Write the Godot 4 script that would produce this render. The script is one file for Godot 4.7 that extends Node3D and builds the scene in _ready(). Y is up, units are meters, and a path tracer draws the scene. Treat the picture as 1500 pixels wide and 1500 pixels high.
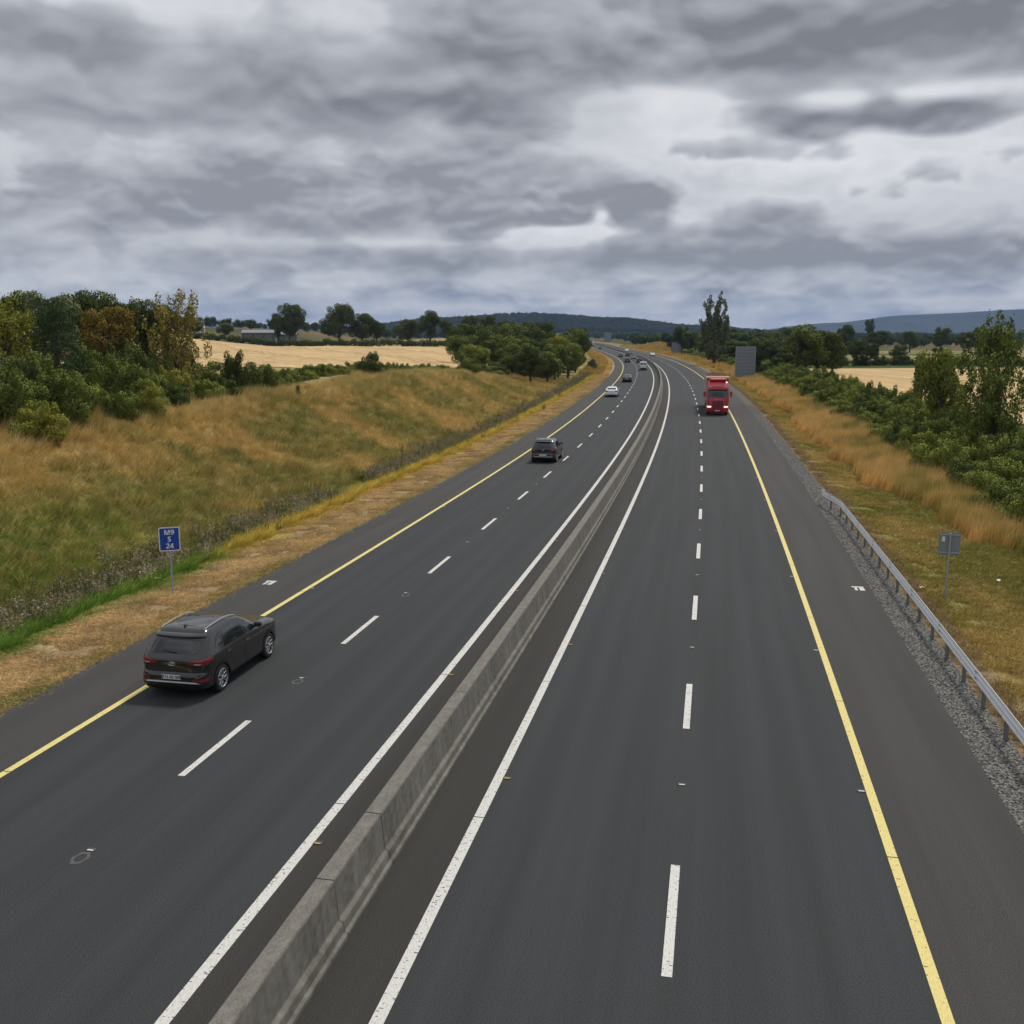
extends Node3D
# A motorway seen from an overbridge. s = metres along the road, o = metres across it (positive to the verge with the guardrail).

const EYE := 8.714
const PITCH := 0.17736
const HEAD := 0.20487
const SUP := 0.0116
const LY := -13.90
const LD := -10.31
const LW := -6.72
const RW := -4.015
const RD := -0.40
const RY := 3.20
const RE := 5.61
const LE := -16.30
const MID := -5.38

var rng := RandomNumberGenerator.new()
var taken := {}
var path_x := PackedFloat32Array()
var path_z := PackedFloat32Array()
var path_h := PackedFloat32Array()
var path_e := PackedFloat32Array()
const S0 := -60
var patch_noise := FastNoiseLite.new()
var fine_noise := FastNoiseLite.new()
var mats := {}

# ------------------------------------------------------------------ naming
func numbered(called: String) -> String:
	var n: int = taken.get(called, 0)
	taken[called] = n + 1
	return called if n == 0 else "%s_%03d" % [called, n]

func tag(o: Node, label := "", category := "", group := "", kind := ""):
	if label: o.set_meta("label", label)
	if category: o.set_meta("category", category)
	if group: o.set_meta("group", group)
	if kind: o.set_meta("kind", kind)

func base(called: String, where := Vector3.ZERO, turn := 0.0) -> Node3D:
	var o := Node3D.new()
	o.name = numbered(called)
	add_child(o)
	o.position = where
	o.rotation.y = turn
	return o

func put(called: String, mesh: Mesh, m: Material, parent: Node = null, where := Vector3.ZERO) -> MeshInstance3D:
	var o := MeshInstance3D.new()
	o.mesh = mesh
	o.material_override = m
	o.position = where
	if parent == null:
		o.name = numbered(called)
		add_child(o)
	else:
		o.name = called
		parent.add_child(o, true)
	return o

func structure(called: String, mesh: Mesh, m: Material) -> MeshInstance3D:
	var o := put(called, mesh, m)
	o.set_meta("kind", "structure")
	return o

# ------------------------------------------------------------------ the road's course
func table(x: float, xs: Array, ys: Array) -> float:
	if x <= xs[0]: return ys[0]
	for i in range(1, xs.size()):
		if x <= xs[i]:
			return lerpf(ys[i - 1], ys[i], (x - xs[i - 1]) / (xs[i] - xs[i - 1]))
	return ys[-1]

func curve(x: float, xs: Array, ys: Array) -> float:
	if x <= xs[0]: return ys[0]
	for i in range(1, xs.size()):
		if x <= xs[i]:
			var t: float = (x - xs[i - 1]) / (xs[i] - xs[i - 1])
			return lerpf(ys[i - 1], ys[i], t * t * (3.0 - 2.0 * t))
	return ys[-1]

func survey():
	var ks := [0.0, 100.0, 200.0, 300.0, 400.0, 550.0, 800.0, 1300.0]
	var kv := [-0.2025, -0.3738, -0.3584, -0.4178, -0.3247, 0.0463, -0.0366, -0.1365]
	var es := [0.0, 80.0, 160.0, 250.0, 400.0, 600.0, 900.0, 1300.0]
	var ev := [0.0, -0.27, 0.0, -0.03, 0.13, 0.25, 0.59, 0.0]
	var n := 1460
	path_x.resize(n); path_z.resize(n); path_h.resize(n); path_e.resize(n)
	var zero := -S0
	path_h[zero] = HEAD
	for i in range(zero + 1, n):
		path_h[i] = path_h[i - 1] + table(i + S0 - 0.5, ks, kv) * 0.001
		var h := (path_h[i] + path_h[i - 1]) * 0.5
		path_x[i] = path_x[i - 1] + sin(h)
		path_z[i] = path_z[i - 1] + cos(h)
	for i in range(zero - 1, -1, -1):
		path_h[i] = path_h[i + 1] + 0.0002
		path_x[i] = path_x[i + 1] - sin(path_h[i])
		path_z[i] = path_z[i + 1] - cos(path_h[i])
	for i in n:
		path_e[i] = curve(i + S0, es, ev)

func at(a: PackedFloat32Array, s: float) -> float:
	var f := clampf(s - S0, 0.0, a.size() - 1.001)
	var i := int(f)
	return lerpf(a[i], a[i + 1], f - i)

func heading(s: float) -> float:
	return at(path_h, s)

func road_y(s: float, o: float) -> float:
	return at(path_e, s) + clampf(o, -17.0, 7.0) * SUP * clampf(s / 120.0, 0.0, 1.0)

func flat(s: float, o: float) -> Vector2:   # x, distance ahead
	var h := heading(s)
	return Vector2(at(path_x, s) + o * cos(h), at(path_z, s) - o * sin(h))

func on_road(s: float, o: float, up := 0.0) -> Vector3:
	var p := flat(s, o)
	return Vector3(p.x, road_y(s, o) + up, -p.y)

func along(x: float, ahead: float) -> Vector2:   # (s, o) of a place
	var s := ahead
	for k in 5:
		var h := heading(s)
		s += (x - at(path_x, s)) * sin(h) + (ahead - at(path_z, s)) * cos(h)
		s = clampf(s, S0, 1390.0)
	var h2 := heading(s)
	return Vector2(s, (x - at(path_x, s)) * cos(h2) - (ahead - at(path_z, s)) * sin(h2))

func step(a: float, b: float, x: float) -> float:
	var t := clampf((x - a) / (b - a), 0.0, 1.0)
	return t * t * (3.0 - 2.0 * t)

const BANK_S := [-60.0, 105.0, 215.0]
const BANK_Y := [4.3, 4.3, 0.5]
const FIELD_S := [100.0, 230.0, 420.0, 900.0]
const FIELD_Y := [3.7, 2.9, 3.9, 5.0]

func land_y(s: float, o: float) -> float:   # the natural ground and the earthworks
	var p := flat(s, o)
	var n := patch_noise.get_noise_2d(p.x * 2.2, p.y * 2.2)
	if o < -10.0:
		var a := -o
		var r := road_y(s, LE)
		var bank: float = curve(s, BANK_S, BANK_Y)
		var field: float = curve(p.y, FIELD_S, FIELD_Y) + 0.085 * maxf(0.0, minf(-p.x - 100.0, 110.0)) * step(150.0, 300.0, p.y)
		var y := r - 0.03
		y -= 0.10 * step(16.3, 19.4, a)
		y -= 0.40 * step(19.6, 21.3, a) * (1.0 - step(21.6, 23.2, a))
		y += (bank + 0.10) * (step(22.6, 34.6, a) * 0.45 + clampf((a - 22.6) / 11.4, 0.0, 1.0) * 0.55) + (n * 0.55 + 0.22 * fine_noise.get_noise_2d(p.x * 2.6, p.y * 2.6)) * step(23.0, 27.0, a)
		return lerpf(y, field + n * 0.3, step(37.0, 75.0, a))
	if o > 0.0:
		var y2 := road_y(s, RE) - 0.03 - 0.09 * (1.0 - step(6.45, 6.75, o))
		y2 -= 0.22 * step(6.8, 9.5, o)
		y2 += 0.30 * step(10.0, 13.5, o) * step(40.0, 70.0, s)
		y2 += n * 0.25 * step(7.5, 11.0, o)
		# a low mound of dry grass beside the far end of the bend
		y2 += 3.6 * exp(-pow((s - 600.0) / 75.0, 2.0)) * step(11.0, 24.0, o) * (1.0 - step(60.0, 90.0, o))
		return lerpf(y2, -0.25, step(18.0, 32.0, o) * (1.0 - 0.0)) if s < 450.0 else y2
	return road_y(s, o) - 0.35

func ground_y(x: float, ahead: float) -> float:
	var q := along(x, ahead)
	return land_y(q.x, q.y)

# ------------------------------------------------------------------ textures and materials
func lut_texture(n: FastNoiseLite, size: int, lo: Color, hi: Color, gamma := 1.0) -> ImageTexture:
	var img := n.get_seamless_image(size, size, false, false, 0.15)
	var src := img.get_data()
	var out := PackedByteArray()
	out.resize(size * size * 3)
	var lut: Array = []
	for i in 256:
		var c := lo.lerp(hi, pow(i / 255.0, gamma)).linear_to_srgb()
		lut.append([int(c.r * 255.0), int(c.g * 255.0), int(c.b * 255.0)])
	for i in size * size:
		var l: Array = lut[src[i]]
		out[i * 3] = l[0]; out[i * 3 + 1] = l[1]; out[i * 3 + 2] = l[2]
	return ImageTexture.create_from_image(Image.create_from_data(size, size, false, Image.FORMAT_RGB8, out))

func noise(freq: float, octaves: int, seed_: int, gain := 0.5) -> FastNoiseLite:
	var n := FastNoiseLite.new()
	n.noise_type = FastNoiseLite.TYPE_SIMPLEX_SMOOTH
	n.frequency = freq
	n.fractal_octaves = octaves
	n.fractal_gain = gain
	n.seed = seed_
	return n

func grey(v: float) -> Color:
	return Color(v, v, v)

func lin(r: float, g: float, b: float) -> Color:
	return Color(r, g, b).linear_to_srgb()

func plain(c: Color, rough := 0.8, metal := 0.0) -> StandardMaterial3D:   # c linear
	var m := StandardMaterial3D.new()
	m.albedo_color = c.linear_to_srgb()
	m.roughness = rough
	m.metallic = metal
	return m

func paint(c: Color, metal := 0.3) -> StandardMaterial3D:
	var m := plain(c, 0.38, metal)
	m.clearcoat_enabled = true
	m.clearcoat = 1.0
	m.clearcoat_roughness = 0.06
	return m

func tinted(rough := 0.9) -> StandardMaterial3D:   # colour from vertex or copy colours
	var m := StandardMaterial3D.new()
	m.vertex_color_use_as_albedo = true
	m.roughness = rough
	return m

func leaf_material(c: Color) -> StandardMaterial3D:
	var m := plain(c, 0.72)
	m.vertex_color_use_as_albedo = true
	m.backlight_enabled = true
	m.backlight = Color(0.35, 0.42, 0.2)
	m.metallic_specular = 0.18
	return m

func make_materials():
	var speckle := lut_texture(noise(0.20, 3, 11, 0.8), 512, grey(0.06), grey(1.0), 1.25)
	var blotch := lut_texture(noise(0.012, 5, 12), 512, grey(0.72), grey(1.0))
	var bump := ImageTexture.create_from_image(noise(0.30, 3, 11, 0.7).get_seamless_image(512, 512, false, false, 0.15))
	for spec in [["asphalt", Color(0.100, 0.109, 0.118)], ["shoulder_asphalt", Color(0.142, 0.142, 0.141)], ["median_asphalt", Color(0.108, 0.106, 0.100)]]:
		var m := plain(spec[1], 0.88)
		m.albedo_texture = speckle
		m.uv1_scale = Vector3(0.42, 0.42, 1)
		m.detail_enabled = true
		m.detail_albedo = blotch
		m.detail_blend_mode = BaseMaterial3D.BLEND_MODE_MUL
		m.detail_uv_layer = BaseMaterial3D.DETAIL_UV_2
		m.uv2_scale = Vector3(0.21, 0.006, 1)
		m.vertex_color_use_as_albedo = true
		m.metallic_specular = 0.4
		m.heightmap_enabled = false
		mats[spec[0]] = m
	# road paint: scuffed, with short cracks across it
	var wear := noise(0.05, 5, 21, 0.65)
	for spec in [["white_line", Color(0.34, 0.34, 0.33), Color(0.70, 0.70, 0.67), 130], ["yellow_line", Color(0.46, 0.38, 0.14), Color(0.78, 0.67, 0.25), 40]]:
		var pic := Image.create(256, 1024, false, Image.FORMAT_RGB8)
		for y in 1024:
			for x in 256:
				var k := clampf(0.78 + 0.9 * wear.get_noise_2d(x * 1.3, y * 0.9), 0.0, 1.0)
				var c1: Color = spec[1]
				pic.set_pixel(x, y, c1.lerp(spec[2], k).linear_to_srgb())
		var c0: Color = spec[1]
		for i in spec[3]:
			var x0 := rng.randi() % 256
			var y0 := rng.randi() % 1020
			pic.fill_rect(Rect2i(x0, y0, 12 + rng.randi() % 60, 2 + rng.randi() % 3), (c0 * rng.randf_range(0.25, 0.8)).linear_to_srgb())
		var m := StandardMaterial3D.new()
		m.albedo_texture = ImageTexture.create_from_image(pic)
		m.uv1_scale = Vector3(4.0, 0.16, 1)
		m.roughness = 0.75
		mats[spec[0]] = m
	# concrete with rain streaks running down
	var streak := noise(1.0, 4, 31, 0.6)
	var mottled := noise(0.05, 4, 32, 0.6)
	var img := Image.create(1024, 256, false, Image.FORMAT_RGB8)
	for y in 256:
		var top := y > 98 and y < 136   # the coping is mottled, not streaked
		for x in 1024:
			var a := x / 1024.0 * TAU
			var v := 0.52 + 0.36 * mottled.get_noise_3d(cos(a) * 160.0, sin(a) * 160.0, y)
			if not top: v += 0.38 * streak.get_noise_3d(cos(a) * 2.2, sin(a) * 2.2, y * 0.003) + 0.26 * streak.get_noise_3d(cos(a) * 15.0, sin(a) * 15.0, y * 0.009)
			else: v += 0.5 * mottled.get_noise_3d(cos(a) * 900.0, sin(a) * 900.0, y * 6.0)
			var c := Color(0.080, 0.074, 0.062).lerp(Color(0.245, 0.236, 0.212), clampf(v, 0.0, 1.0))
			img.set_pixel(x, y, c.linear_to_srgb())
	var con := StandardMaterial3D.new()
	con.albedo_texture = ImageTexture.create_from_image(img)
	con.roughness = 0.9
	mats.concrete = con
	var soil := StandardMaterial3D.new()
	soil.vertex_color_use_as_albedo = true
	soil.albedo_texture = lut_texture(noise(0.045, 5, 41, 0.62), 512, grey(0.34), grey(1.0))
	soil.uv1_triplanar = true
	soil.uv1_world_triplanar = true
	soil.uv1_scale = Vector3(0.21, 0.21, 0.21)
	soil.roughness = 0.95
	soil.metallic_specular = 0.2
	mats.soil = soil
	var stub := StandardMaterial3D.new()
	stub.vertex_color_use_as_albedo = true
	# rows of cut straw, broad swaths and the paired wheel lines of the sprayer
	var rows_ := noise(0.03, 4, 43, 0.6)
	var pic2 := Image.create(1024, 256, false, Image.FORMAT_RGB8)
	for x in 1024:
		var mtr := x / 1024.0 * 24.0
		var lane := 0.70 if (mtr > 5.0 and mtr < 6.1) or (mtr > 7.3 and mtr < 8.4) else 1.0
		lane *= 1.0 - 0.10 * pow(sin(mtr * PI / 6.0), 6.0)
		for y in 256:
			var k := clampf((0.86 + 0.30 * rows_.get_noise_3d(x * 1.2, cos(y / 256.0 * TAU) * 30.0, sin(y / 256.0 * TAU) * 30.0)) * lane, 0.0, 1.0)
			pic2.set_pixel(x, y, Color(k, k * 0.985, k * 0.96).linear_to_srgb())
	stub.albedo_texture = ImageTexture.create_from_image(pic2)
	stub.uv1_scale = Vector3(1.0 / 24.0, 0.02, 1)
	stub.roughness = 0.95
	stub.metallic_specular = 0.2
	mats.stubble = stub
	mats.grass = tinted(0.85)
	mats.grass.backlight_enabled = true
	mats.grass.backlight = Color(0.3, 0.3, 0.2)
	mats.grass.metallic_specular = 0.25
	mats.stone = tinted(0.9)
	mats.bark = plain(Color(0.07, 0.06, 0.045), 0.95)
	mats.galv = plain(Color(0.76, 0.78, 0.80), 0.42, 0.1)
	mats.galv_dull = plain(Color(0.34, 0.36, 0.38), 0.55, 0.25)
	mats.sign_back = plain(Color(0.21, 0.245, 0.275), 0.6, 0.1)
	mats.post = plain(Color(0.17, 0.18, 0.19), 0.6, 0.25)
	mats.rubber = plain(Color(0.015, 0.015, 0.016), 0.85)
	mats.black = plain(Color(0.012, 0.012, 0.013), 0.5)
	mats.gloss_black = plain(Color(0.008, 0.008, 0.009), 0.06)
	mats.gloss_black.metallic_specular = 1.0
	mats.under = plain(Color(0.10, 0.10, 0.10), 0.9)
	mats.glass = plain(Color(0.012, 0.016, 0.019), 0.04)
	mats.glass.metallic_specular = 1.0
	mats.alloy = plain(Color(0.62, 0.63, 0.65), 0.3, 0.85)
	mats.alloy_dark = plain(Color(0.03, 0.03, 0.032), 0.5, 0.3)
	mats.chrome = plain(Color(0.75, 0.76, 0.78), 0.12, 1.0)
	mats.red_lens = paint(Color(0.22, 0.004, 0.008), 0.0)
	mats.clear_lens = paint(Color(0.55, 0.55, 0.55), 0.2)
	mats.white_plate = plain(Color(0.68, 0.68, 0.66), 0.5)
	mats.blue_plate = plain(Color(0.02, 0.05, 0.30), 0.5)
	mats.ink = plain(Color(0.015, 0.015, 0.015), 0.6)
	mats.white_paint = plain(Color(0.72, 0.73, 0.73), 0.55)
	mats.sign_blue = plain(Color(0.008, 0.055, 0.36), 0.45)
	mats.reflector = plain(Color(0.80, 0.80, 0.76), 0.3)
	mats.amber = plain(Color(0.75, 0.42, 0.06), 0.3)
	mats.rubber_grey = plain(Color(0.085, 0.085, 0.085), 0.8)

# ------------------------------------------------------------------ mesh helpers
func mesh_of(v: PackedVector3Array, n: PackedVector3Array, c: PackedColorArray, uv: PackedVector2Array, idx: PackedInt32Array, uv2 := PackedVector2Array()) -> ArrayMesh:
	var a := []
	a.resize(Mesh.ARRAY_MAX)
	a[Mesh.ARRAY_VERTEX] = v
	if n.size(): a[Mesh.ARRAY_NORMAL] = n
	if c.size(): a[Mesh.ARRAY_COLOR] = c
	if uv.size(): a[Mesh.ARRAY_TEX_UV] = uv
	if uv2.size(): a[Mesh.ARRAY_TEX_UV2] = uv2
	if idx.size(): a[Mesh.ARRAY_INDEX] = idx
	var m := ArrayMesh.new()
	m.add_surface_from_arrays(Mesh.PRIMITIVE_TRIANGLES, a)
	return m

func grid_mesh(v: PackedVector3Array, cols: int, c: PackedColorArray, uv: PackedVector2Array, uv2 := PackedVector2Array(), flip := false) -> ArrayMesh:
	# rows of cols points; normals worked out from neighbours
	var rows := v.size() / cols
	var n := PackedVector3Array()
	n.resize(v.size())
	for r in rows:
		for k in cols:
			var du := v[r * cols + mini(k + 1, cols - 1)] - v[r * cols + maxi(k - 1, 0)]
			var dv := v[mini(r + 1, rows - 1) * cols + k] - v[maxi(r - 1, 0) * cols + k]
			var q := du.cross(dv)
			n[r * cols + k] = (-q if flip else q).normalized()
	var idx := PackedInt32Array()
	for r in rows - 1:
		for k in cols - 1:
			var a := r * cols + k
			if flip: idx.append_array([a, a + 1, a + cols, a + 1, a + cols + 1, a + cols])
			else: idx.append_array([a, a + cols, a + 1, a + 1, a + cols, a + cols + 1])
	return mesh_of(v, n, c, uv, idx, uv2)

func quad(st: SurfaceTool, a: Vector3, b: Vector3, c: Vector3, d: Vector3):
	for p in [a, b, c, a, c, d]: st.add_vertex(p)

func begin() -> SurfaceTool:
	var st := SurfaceTool.new()
	st.begin(Mesh.PRIMITIVE_TRIANGLES)
	st.set_smooth_group(-1)
	return st

func finish(st: SurfaceTool) -> ArrayMesh:
	st.generate_normals()
	return st.commit()

func box(st: SurfaceTool, c: Vector3, size: Vector3, b := 0.0, basis := Basis.IDENTITY):
	# a box with chamfered edges
	var h := size * 0.5
	b = minf(b, minf(h.x, minf(h.y, h.z)) * 0.9)
	if b <= 0.0:
		var p := []
		for x in [-1, 1]:
			for y in [-1, 1]:
				for z in [-1, 1]: p.append(c + basis * Vector3(h.x * x, h.y * y, h.z * z))
		quad(st, p[0], p[1], p[3], p[2]); quad(st, p[4], p[6], p[7], p[5])
		quad(st, p[0], p[4], p[5], p[1]); quad(st, p[2], p[3], p[7], p[6])
		quad(st, p[0], p[2], p[6], p[4]); quad(st, p[1], p[5], p[7], p[3])
		return
	var f := func(x: int, y: int, z: int, axis: int) -> Vector3:
		var q := Vector3(h.x * x, h.y * y, h.z * z)
		if axis != 0: q.x -= b * x
		if axis != 1: q.y -= b * y
		if axis != 2: q.z -= b * z
		return c + basis * q
	for s in [-1, 1]:
		var o := [[-1, -1], [-1, 1], [1, 1], [1, -1]]
		if s < 0: o.reverse()
		quad(st, f.call(s, o[0][0], o[0][1], 0), f.call(s, o[1][0], o[1][1], 0), f.call(s, o[2][0], o[2][1], 0), f.call(s, o[3][0], o[3][1], 0))
		quad(st, f.call(o[0][1], s, o[0][0], 1), f.call(o[1][1], s, o[1][0], 1), f.call(o[2][1], s, o[2][0], 1), f.call(o[3][1], s, o[3][0], 1))
		quad(st, f.call(o[0][0], o[0][1], s, 2), f.call(o[1][0], o[1][1], s, 2), f.call(o[2][0], o[2][1], s, 2), f.call(o[3][0], o[3][1], s, 2))
		for t in [-1, 1]:
			quad(st, f.call(s, t, -1, 0), f.call(s, t, 1, 0), f.call(s, t, 1, 1), f.call(s, t, -1, 1))
			quad(st, f.call(s, -1, t, 0), f.call(s, 1, t, 0), f.call(s, 1, t, 2), f.call(s, -1, t, 2))
			quad(st, f.call(-1, s, t, 1), f.call(1, s, t, 1), f.call(1, s, t, 2), f.call(-1, s, t, 2))
			for u in [-1, 1]:
				for p in [f.call(s, t, u, 0), f.call(s, t, u, 1), f.call(s, t, u, 2)]: st.add_vertex(p)

func boxed(c: Vector3, size: Vector3, b := 0.0, basis := Basis.IDENTITY) -> ArrayMesh:
	var st := begin()
	box(st, c, size, b, basis)
	return finish(st)

func tube(st: SurfaceTool, pts: Array, radii: Array, sides := 7, cap := true):
	var rings := []
	for i in pts.size():
		var d: Vector3 = (pts[mini(i + 1, pts.size() - 1)] - pts[maxi(i - 1, 0)]).normalized()
		var u := d.cross(Vector3.RIGHT if absf(d.x) < 0.8 else Vector3.UP).normalized()
		var w := d.cross(u)
		var ring := []
		for k in sides:
			var a := TAU * k / sides
			ring.append(pts[i] + (u * cos(a) + w * sin(a)) * radii[i])
		rings.append(ring)
	st.set_smooth_group(0)
	for i in rings.size() - 1:
		for k in sides:
			var j := (k + 1) % sides
			quad(st, rings[i][k], rings[i][j], rings[i + 1][j], rings[i + 1][k])
	st.set_smooth_group(-1)
	if cap:
		for k in range(1, sides - 1):
			for p in [rings[-1][0], rings[-1][k], rings[-1][k + 1]]: st.add_vertex(p)
			for p in [rings[0][0], rings[0][k + 1], rings[0][k]]: st.add_vertex(p)

func lathe(st: SurfaceTool, profile: Array, sides: int, centre: Vector3):   # profile of (radius, x) about the x axis
	st.set_smooth_group(-1)
	for i in profile.size() - 1:
		for k in sides:
			var a := TAU * k / sides
			var b := TAU * (k + 1) / sides
			var p: Vector2 = profile[i]
			var q: Vector2 = profile[i + 1]
			quad(st, centre + Vector3(p.y, p.x * cos(a), p.x * sin(a)), centre + Vector3(q.y, q.x * cos(a), q.x * sin(a)),
				centre + Vector3(q.y, q.x * cos(b), q.x * sin(b)), centre + Vector3(p.y, p.x * cos(b), p.x * sin(b)))

func strip(o0: float, o1: float, s0: float, s1: float, up: float, ds := 3.0, cols := 2, tint = null) -> ArrayMesh:
	# a sheet that follows the road
	var v := PackedVector3Array()
	var uv := PackedVector2Array()
	var c := PackedColorArray()
	var rows := maxi(1, ceili((s1 - s0) / ds))
	for r in rows + 1:
		var s := lerpf(s0, s1, float(r) / rows)
		for k in cols:
			var o := lerpf(o0, o1, float(k) / (cols - 1))
			v.append(on_road(s, o, up))
			uv.append(Vector2(o, s))
			c.append(tint.call(s, o) if tint != null else Color.WHITE)
	return grid_mesh(v, cols, c, uv, uv)

# ------------------------------------------------------------------ sky
var cloud_big := FastNoiseLite.new()
var cloud_mid := FastNoiseLite.new()
var cloud_fine := FastNoiseLite.new()
var cloud_warp := FastNoiseLite.new()
var cloud_puff := FastNoiseLite.new()
# cloud masses (positive) and breaks (negative): azimuth, elevation, half widths in degrees, amount
const MASSES := [
	[3.4, 5.65, 3.4, 0.40, -1.7], [9.4, 6.5, 0.9, 0.5, -1.7], [5.0, 6.5, 0.7, 0.5, -1.5],
	[3.0, 6.75, 1.3, 0.65, 2.0], [7.1, 6.85, 1.6, 0.95, 2.2],
	[13.0, 8.8, 6.5, 0.8, -0.75], [19.0, 8.6, 5.5, 0.9, -0.7], [16.5, 7.7, 3.0, 0.5, -0.4], [8.0, 12.4, 3.4, 1.0, -0.85], [9.0, 10.6, 4.0, 0.6, -0.45], [24.0, 9.6, 4.0, 0.6, -0.5], [17.0, 10.4, 7.0, 0.7, -0.6],
	[18.0, 15.6, 12.0, 2.0, 1.1], [26.0, 13.6, 8.0, 1.0, 0.8], [20.0, 12.0, 9.0, 0.45, -0.9], [22.0, 9.9, 7.0, 0.5, -0.6], [14.2, 11.6, 1.1, 0.9, 0.55],
	[16.4, 10.6, 1.6, 0.55, 2.6], [22.4, 10.5, 2.0, 0.65, 2.8], [19.4, 11.4, 0.8, 0.8, 1.2],
	[-22.0, 16.4, 4.0, 0.8, -0.8], [-18.0, 14.0, 9.0, 1.0, 0.35], [-13.0, 9.2, 9.0, 0.7, 0.25], [-25.5, 15.0, 3.0, 1.0, 0.4], [-8.5, 16.3, 2.2, 0.7, -0.55], [2.2, 14.5, 1.6, 2.0, -0.45], [-4.6, 11.4, 1.7, 0.8, -0.6],
	[-2.5, 13.6, 4.6, 2.4, 0.7], [-1.3, 11.4, 1.8, 0.9, 0.75], [3.0, 11.6, 1.5, 1.1, 0.65], [9.0, 14.5, 3.5, 1.2, 0.3],
	[-14.0, 12.6, 11.0, 1.3, 0.45], [-18.0, 11.0, 6.0, 0.8, 0.25], [-11.0, 8.0, 12.0, 1.3, 0.6], [-17.0, 6.4, 9.0, 0.7, 0.5], [-24.0, 8.9, 4.0, 0.7, -0.4], [-16.0, 10.0, 3.6, 0.5, -0.4], [-8.0, 9.6, 3.0, 0.5, -0.25],
	[-3.0, 6.2, 6.0, 0.6, 0.45], [13.0, 5.9, 6.0, 0.7, 0.5], [10.0, 4.1, 13.0, 0.65, 0.6], [24.0, 4.2, 8.0, 0.9, 0.5], [-6.0, 5.0, 9.0, 0.30, -0.45], [-16.0, 4.4, 8.0, 0.4, 0.3],
	[19.5, 6.1, 2.2, 0.6, -0.35], [15.4, 5.4, 1.6, 0.4, -0.3]]

func heaps(az: float, el: float, k: float) -> float:   # cloud density with lumps about k degrees wide
	var u := az / k
	var v := el * 2.0 / k + k * 13.0
	var wu := cloud_warp.get_noise_2d(u * 60.0, v * 60.0) * 0.22
	u += wu
	v += wu * 0.6
	return cloud_big.get_noise_2d(u * 55.0, v * 60.0) * 1.25 + cloud_puff.get_noise_2d(u * 70.0, v * 78.0) * 0.55 + cloud_fine.get_noise_2d(u * 230.0, v * 230.0) * 0.16

func density(az: float, el: float) -> float:
	# three sizes of cloud, the far ones small and the near ones large
	var w0 := 1.0 - step(1.5, 5.0, el)
	var w2 := step(7.0, 13.0, el)
	var w1 := (1.0 - w0) * (1.0 - w2)
	var sum := 0.0
	if w0 > 0.0: sum += w0 * heaps(az, el, 3.2)
	if w1 > 0.0: sum += w1 * heaps(az, el, 5.0)
	if w2 > 0.0: sum += w2 * heaps(az, el, 9.5)
	return sum / sqrt(w0 * w0 + w1 * w1 + w2 * w2)

func sky_colour(az: float, el: float) -> Color:   # degrees
	var d := density(az, el)
	var above := density(az, el + 0.16 + el * 0.040)
	var bias := 0.57
	if absf(az) < 46.0 and el < 26.0:
		for g in MASSES:
			var u: float = (az - g[0]) / g[2]
			var v: float = (el - g[1]) / g[3]
			var r := u * u + v * v
			if r < 7.0: bias += g[4] * exp(-r * clampf(1.0 + d * 1.1, 0.35, 2.2)) * 0.85
	var low := 1.0 - step(0.6, 4.5, el)
	var t := d * 0.85 + bias
	var cover := step(-0.16, 0.34, t)
	var thick := step(0.10, 1.05, t)
	# tops of the lumps catch light, bases are grey
	var relief := clampf((d - above) * 0.17, -0.045, 0.11)
	var shade := lerpf(0.325, 0.184, thick) + relief
	var l := lerpf(0.49 + 0.10 * d, clampf(shade, 0.14, 0.44), cover)
	var bank := 0.285 - 0.06 * d + relief * 1.1 + cloud_big.get_noise_2d(az * 2.5, el * 60.0) * 0.16
	l = lerpf(l, clampf(bank + 0.06 * low, 0.19, 0.47), low * 0.8)
	var blue := clampf(1.0 - (l - 0.15) / 0.36, 0.0, 1.0)
	var c := Color(l * (0.985 - 0.04 * blue), l, l * (1.035 + 0.085 * blue))
	var b2 := low * clampf(1.0 - (l - 0.22) / 0.20, 0.0, 1.0)
	c.r *= 1.0 - 0.15 * b2
	c.g *= 1.0 - 0.05 * b2
	c.b *= 1.0 + 0.08 * b2
	return c

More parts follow.
